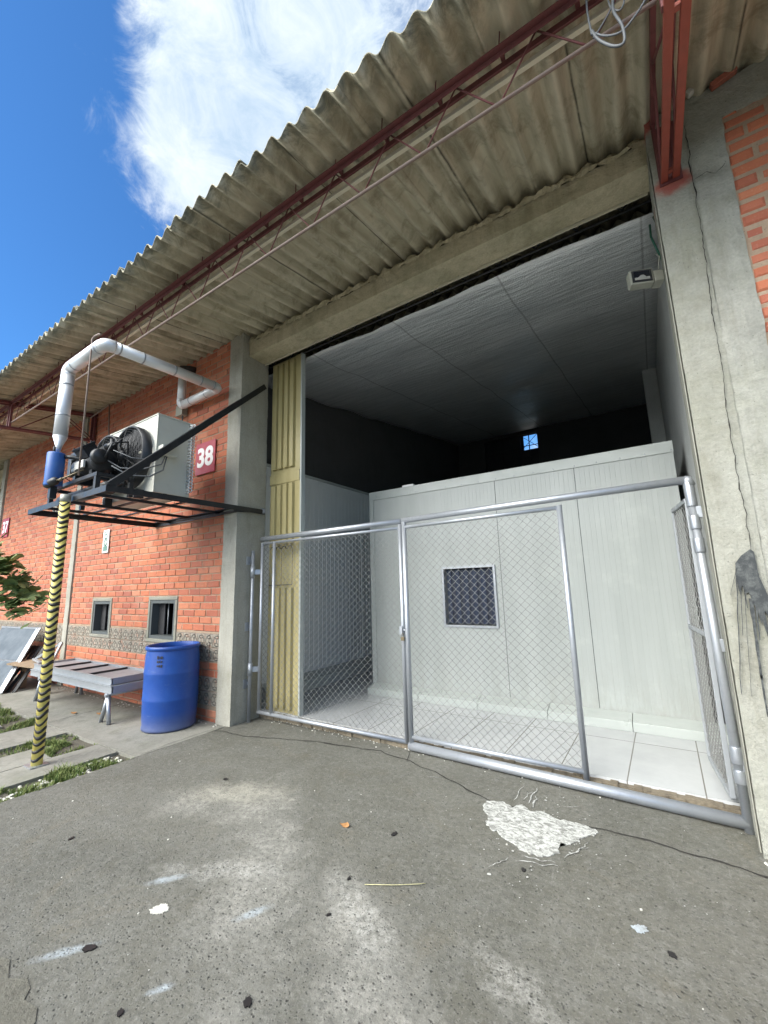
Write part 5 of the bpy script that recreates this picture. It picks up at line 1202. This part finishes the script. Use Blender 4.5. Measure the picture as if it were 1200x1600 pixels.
# ------------------------------------------------------------------ grass
def grass(x0, x1, y0, y1, n, h, z=-.035, clump=1.0):
    mb = MB()
    for i in range(n):
        x, y = random.uniform(x0, x1), random.uniform(y0, y1)
        cl_ = noise.noise(Vector((x*4.3, y*4.3, 4)))+.5*noise.noise(Vector((x*15, y*15, 4)))
        if cl_+random.uniform(-.2, .2) < .02: continue
        hh = h*random.uniform(.3, 1.1)*(.7+1.6*max(0, cl_)); a = random.uniform(0, 6.3); ln = hh*random.uniform(.2, 1.1); w_ = random.uniform(.002, .004)
        d_ = Vector((math.cos(a), math.sin(a), 0)); s_ = Vector((-d_.y, d_.x, 0))*w_; p = Vector((x, y, z)); mb.r = random.random(); b = len(mb.v)
        mb.v += [p-s_, p+s_, p+d_*ln*.4+Vector((0, 0, hh*.7))+s_*.8, p+d_*ln*.4+Vector((0, 0, hh*.7))-s_*.8, p+d_*ln+Vector((0, 0, hh))]
        mb.face((b, b+1, b+2, b+3), False); mb.face((b+3, b+2, b+4), False)
    return tag(mb.build('grass', M['grass'], rnd=True), 'short ragged grass growing in the gaps between the paving slabs', 'grass', kind='stuff')
grass(-4.62, -4.29, -.5, 2.24, 14000, .05)
grass(-5.74, -5.05, 1.85, 2.26, 6500, .045)
grass(-8.2, -6.44, 1.2, 2.26, 13000, .045)
grass(-5.75, -5.52, .2, 1.86, 1500, .03)
# rubble in the soil gap
pb = MB()
for i in range(260):
    x, y = random.uniform(-4.6, -4.32), random.uniform(.6, 2.2); r = random.uniform(.003, .014)
    pb.obox((x, y, -.03+r*.4), (r, r*.3, 0), (-r*.2, r*.8, 0), (0, r*.1, r*.5))
tag(pb.build('gravel', M['cement'], bevel=.002), 'loose pale pebbles in the soil gap beside the apron', 'gravel', kind='stuff')

# ------------------------------------------------------------------ tree at the left edge (trunk just outside the frame)
T = thing('small_tree', 'leafy green tree reaching lobed leaves in from the left edge', 'tree', (-7.6, .95, -.03))
mb = MB(); mb.tube([(-7.6, .95, -.05), (-7.62, .97, .6), (-7.55, 1.0, 1.2), (-7.5, 1.05, 1.9), (-7.55, 1.05, 2.6)], .05, 10, radii=[.06, .05, .045, .035, .015]); tr = mb.build('trunk', M['bark'], T)
mb = MB(); brs = []
def limb(a, b, sag, r): 
    a, b = Vector(a), Vector(b); pts = [a.lerp(b, t)+Vector((0, 0, sag*math.sin(math.pi*t))) for t in (0, .25, .5, .75, 1)]; mb.tube(pts, r, 6, radii=[r, r*.8, r*.6, r*.4, r*.2]); brs.append(pts)
limb((-7.55, 1.0, 1.3), (-6.42, 2.06, 1.48), .12, .016); limb((-7.52, 1.03, 1.6), (-6.7, 1.80, 1.92), .15, .016); limb((-7.5, 1.05, 1.9), (-6.8, 1.62, 2.12), .1, .014)
limb((-7.5, 1.0, 1.5), (-6.9, 1.75, 1.4), .05, .012); limb((-7.5, 1.05, 2.0), (-7.9, 1.9, 2.3), .1, .012); limb((-7.5, 1.05, 2.0), (-8.2, .6, 2.4), .1, .012); limb((-7.5, 1.05, 1.7), (-7.1, .3, 2.0), .1, .012)
limb((-6.75, 1.75, 1.55), (-6.6, 1.95, 1.33), 0, .006)
mb.build('branch', M['bark'], tr)
lf = MB()
def leaf(c, sz):
    ax = Vector((random.gauss(0, 1), random.gauss(0, 1), random.gauss(0, .5))).normalized(); nrm = (Vector((random.gauss(0, .45), random.gauss(-.35, .45), 1))).normalized(); u_ = ax.cross(nrm).normalized(); v_ = nrm.cross(u_)
    lf.r = min(1, max(0, random.gauss(.45, .28))); n = 20; b = len(lf.v); lf.v.append(c)
    for i in range(n):
        t = 2*math.pi*i/n-math.pi/2; k = .72+.28*abs(math.cos(2.5*t+.2))**.7 if abs(t+math.pi/2) > .25 else .3
        rr = sz*k; x, y = rr*math.cos(t), rr*math.sin(t); lf.v.append(c+u_*x+v_*y-nrm*(.25*(x*x+y*y)/sz)+nrm*.12*abs(x))
    for i in range(n): lf.face((b, b+1+i, b+1+(i+1) % n), False)
for q, pts in enumerate(brs):
    for i in range(62 if q < 4 else 26):
        t = random.uniform(.3, 1.03)*4; k = min(3, int(t)); p = pts[k].lerp(pts[k+1], t-k); leaf(p+Vector((random.gauss(0, .055), random.gauss(0, .055), random.gauss(-.01, .07))), random.uniform(.055, .09))
for i in range(190):
    t = random.random(); c = Vector((-6.72, 1.42, 2.05)).lerp(Vector((-6.50, 2.0, 1.52)), t); sp_ = .13*(1.15-t*.6)
    leaf(c+Vector((random.gauss(0, .09), random.gauss(0, sp_*.7), random.gauss(0, sp_))), random.uniform(.05, .085))
lf.build('crown', M['leaf'], T, rnd=True)

# surroundings that a step to the side would show
yw = thing('yard_wall', 'long plastered boundary wall on the far side of the yard', 'wall', (0, -16, 0))
MB().box(-40, -16.2, -.1, 30, -16, 2.6).build('wall', M['backing'], yw); MB().box(-40, -16.25, 2.601, 30, -15.95, 2.68).build('coping', M['concrete'], yw)
for o in bpy.data.objects:
    if '_o' in o: del o['_o']
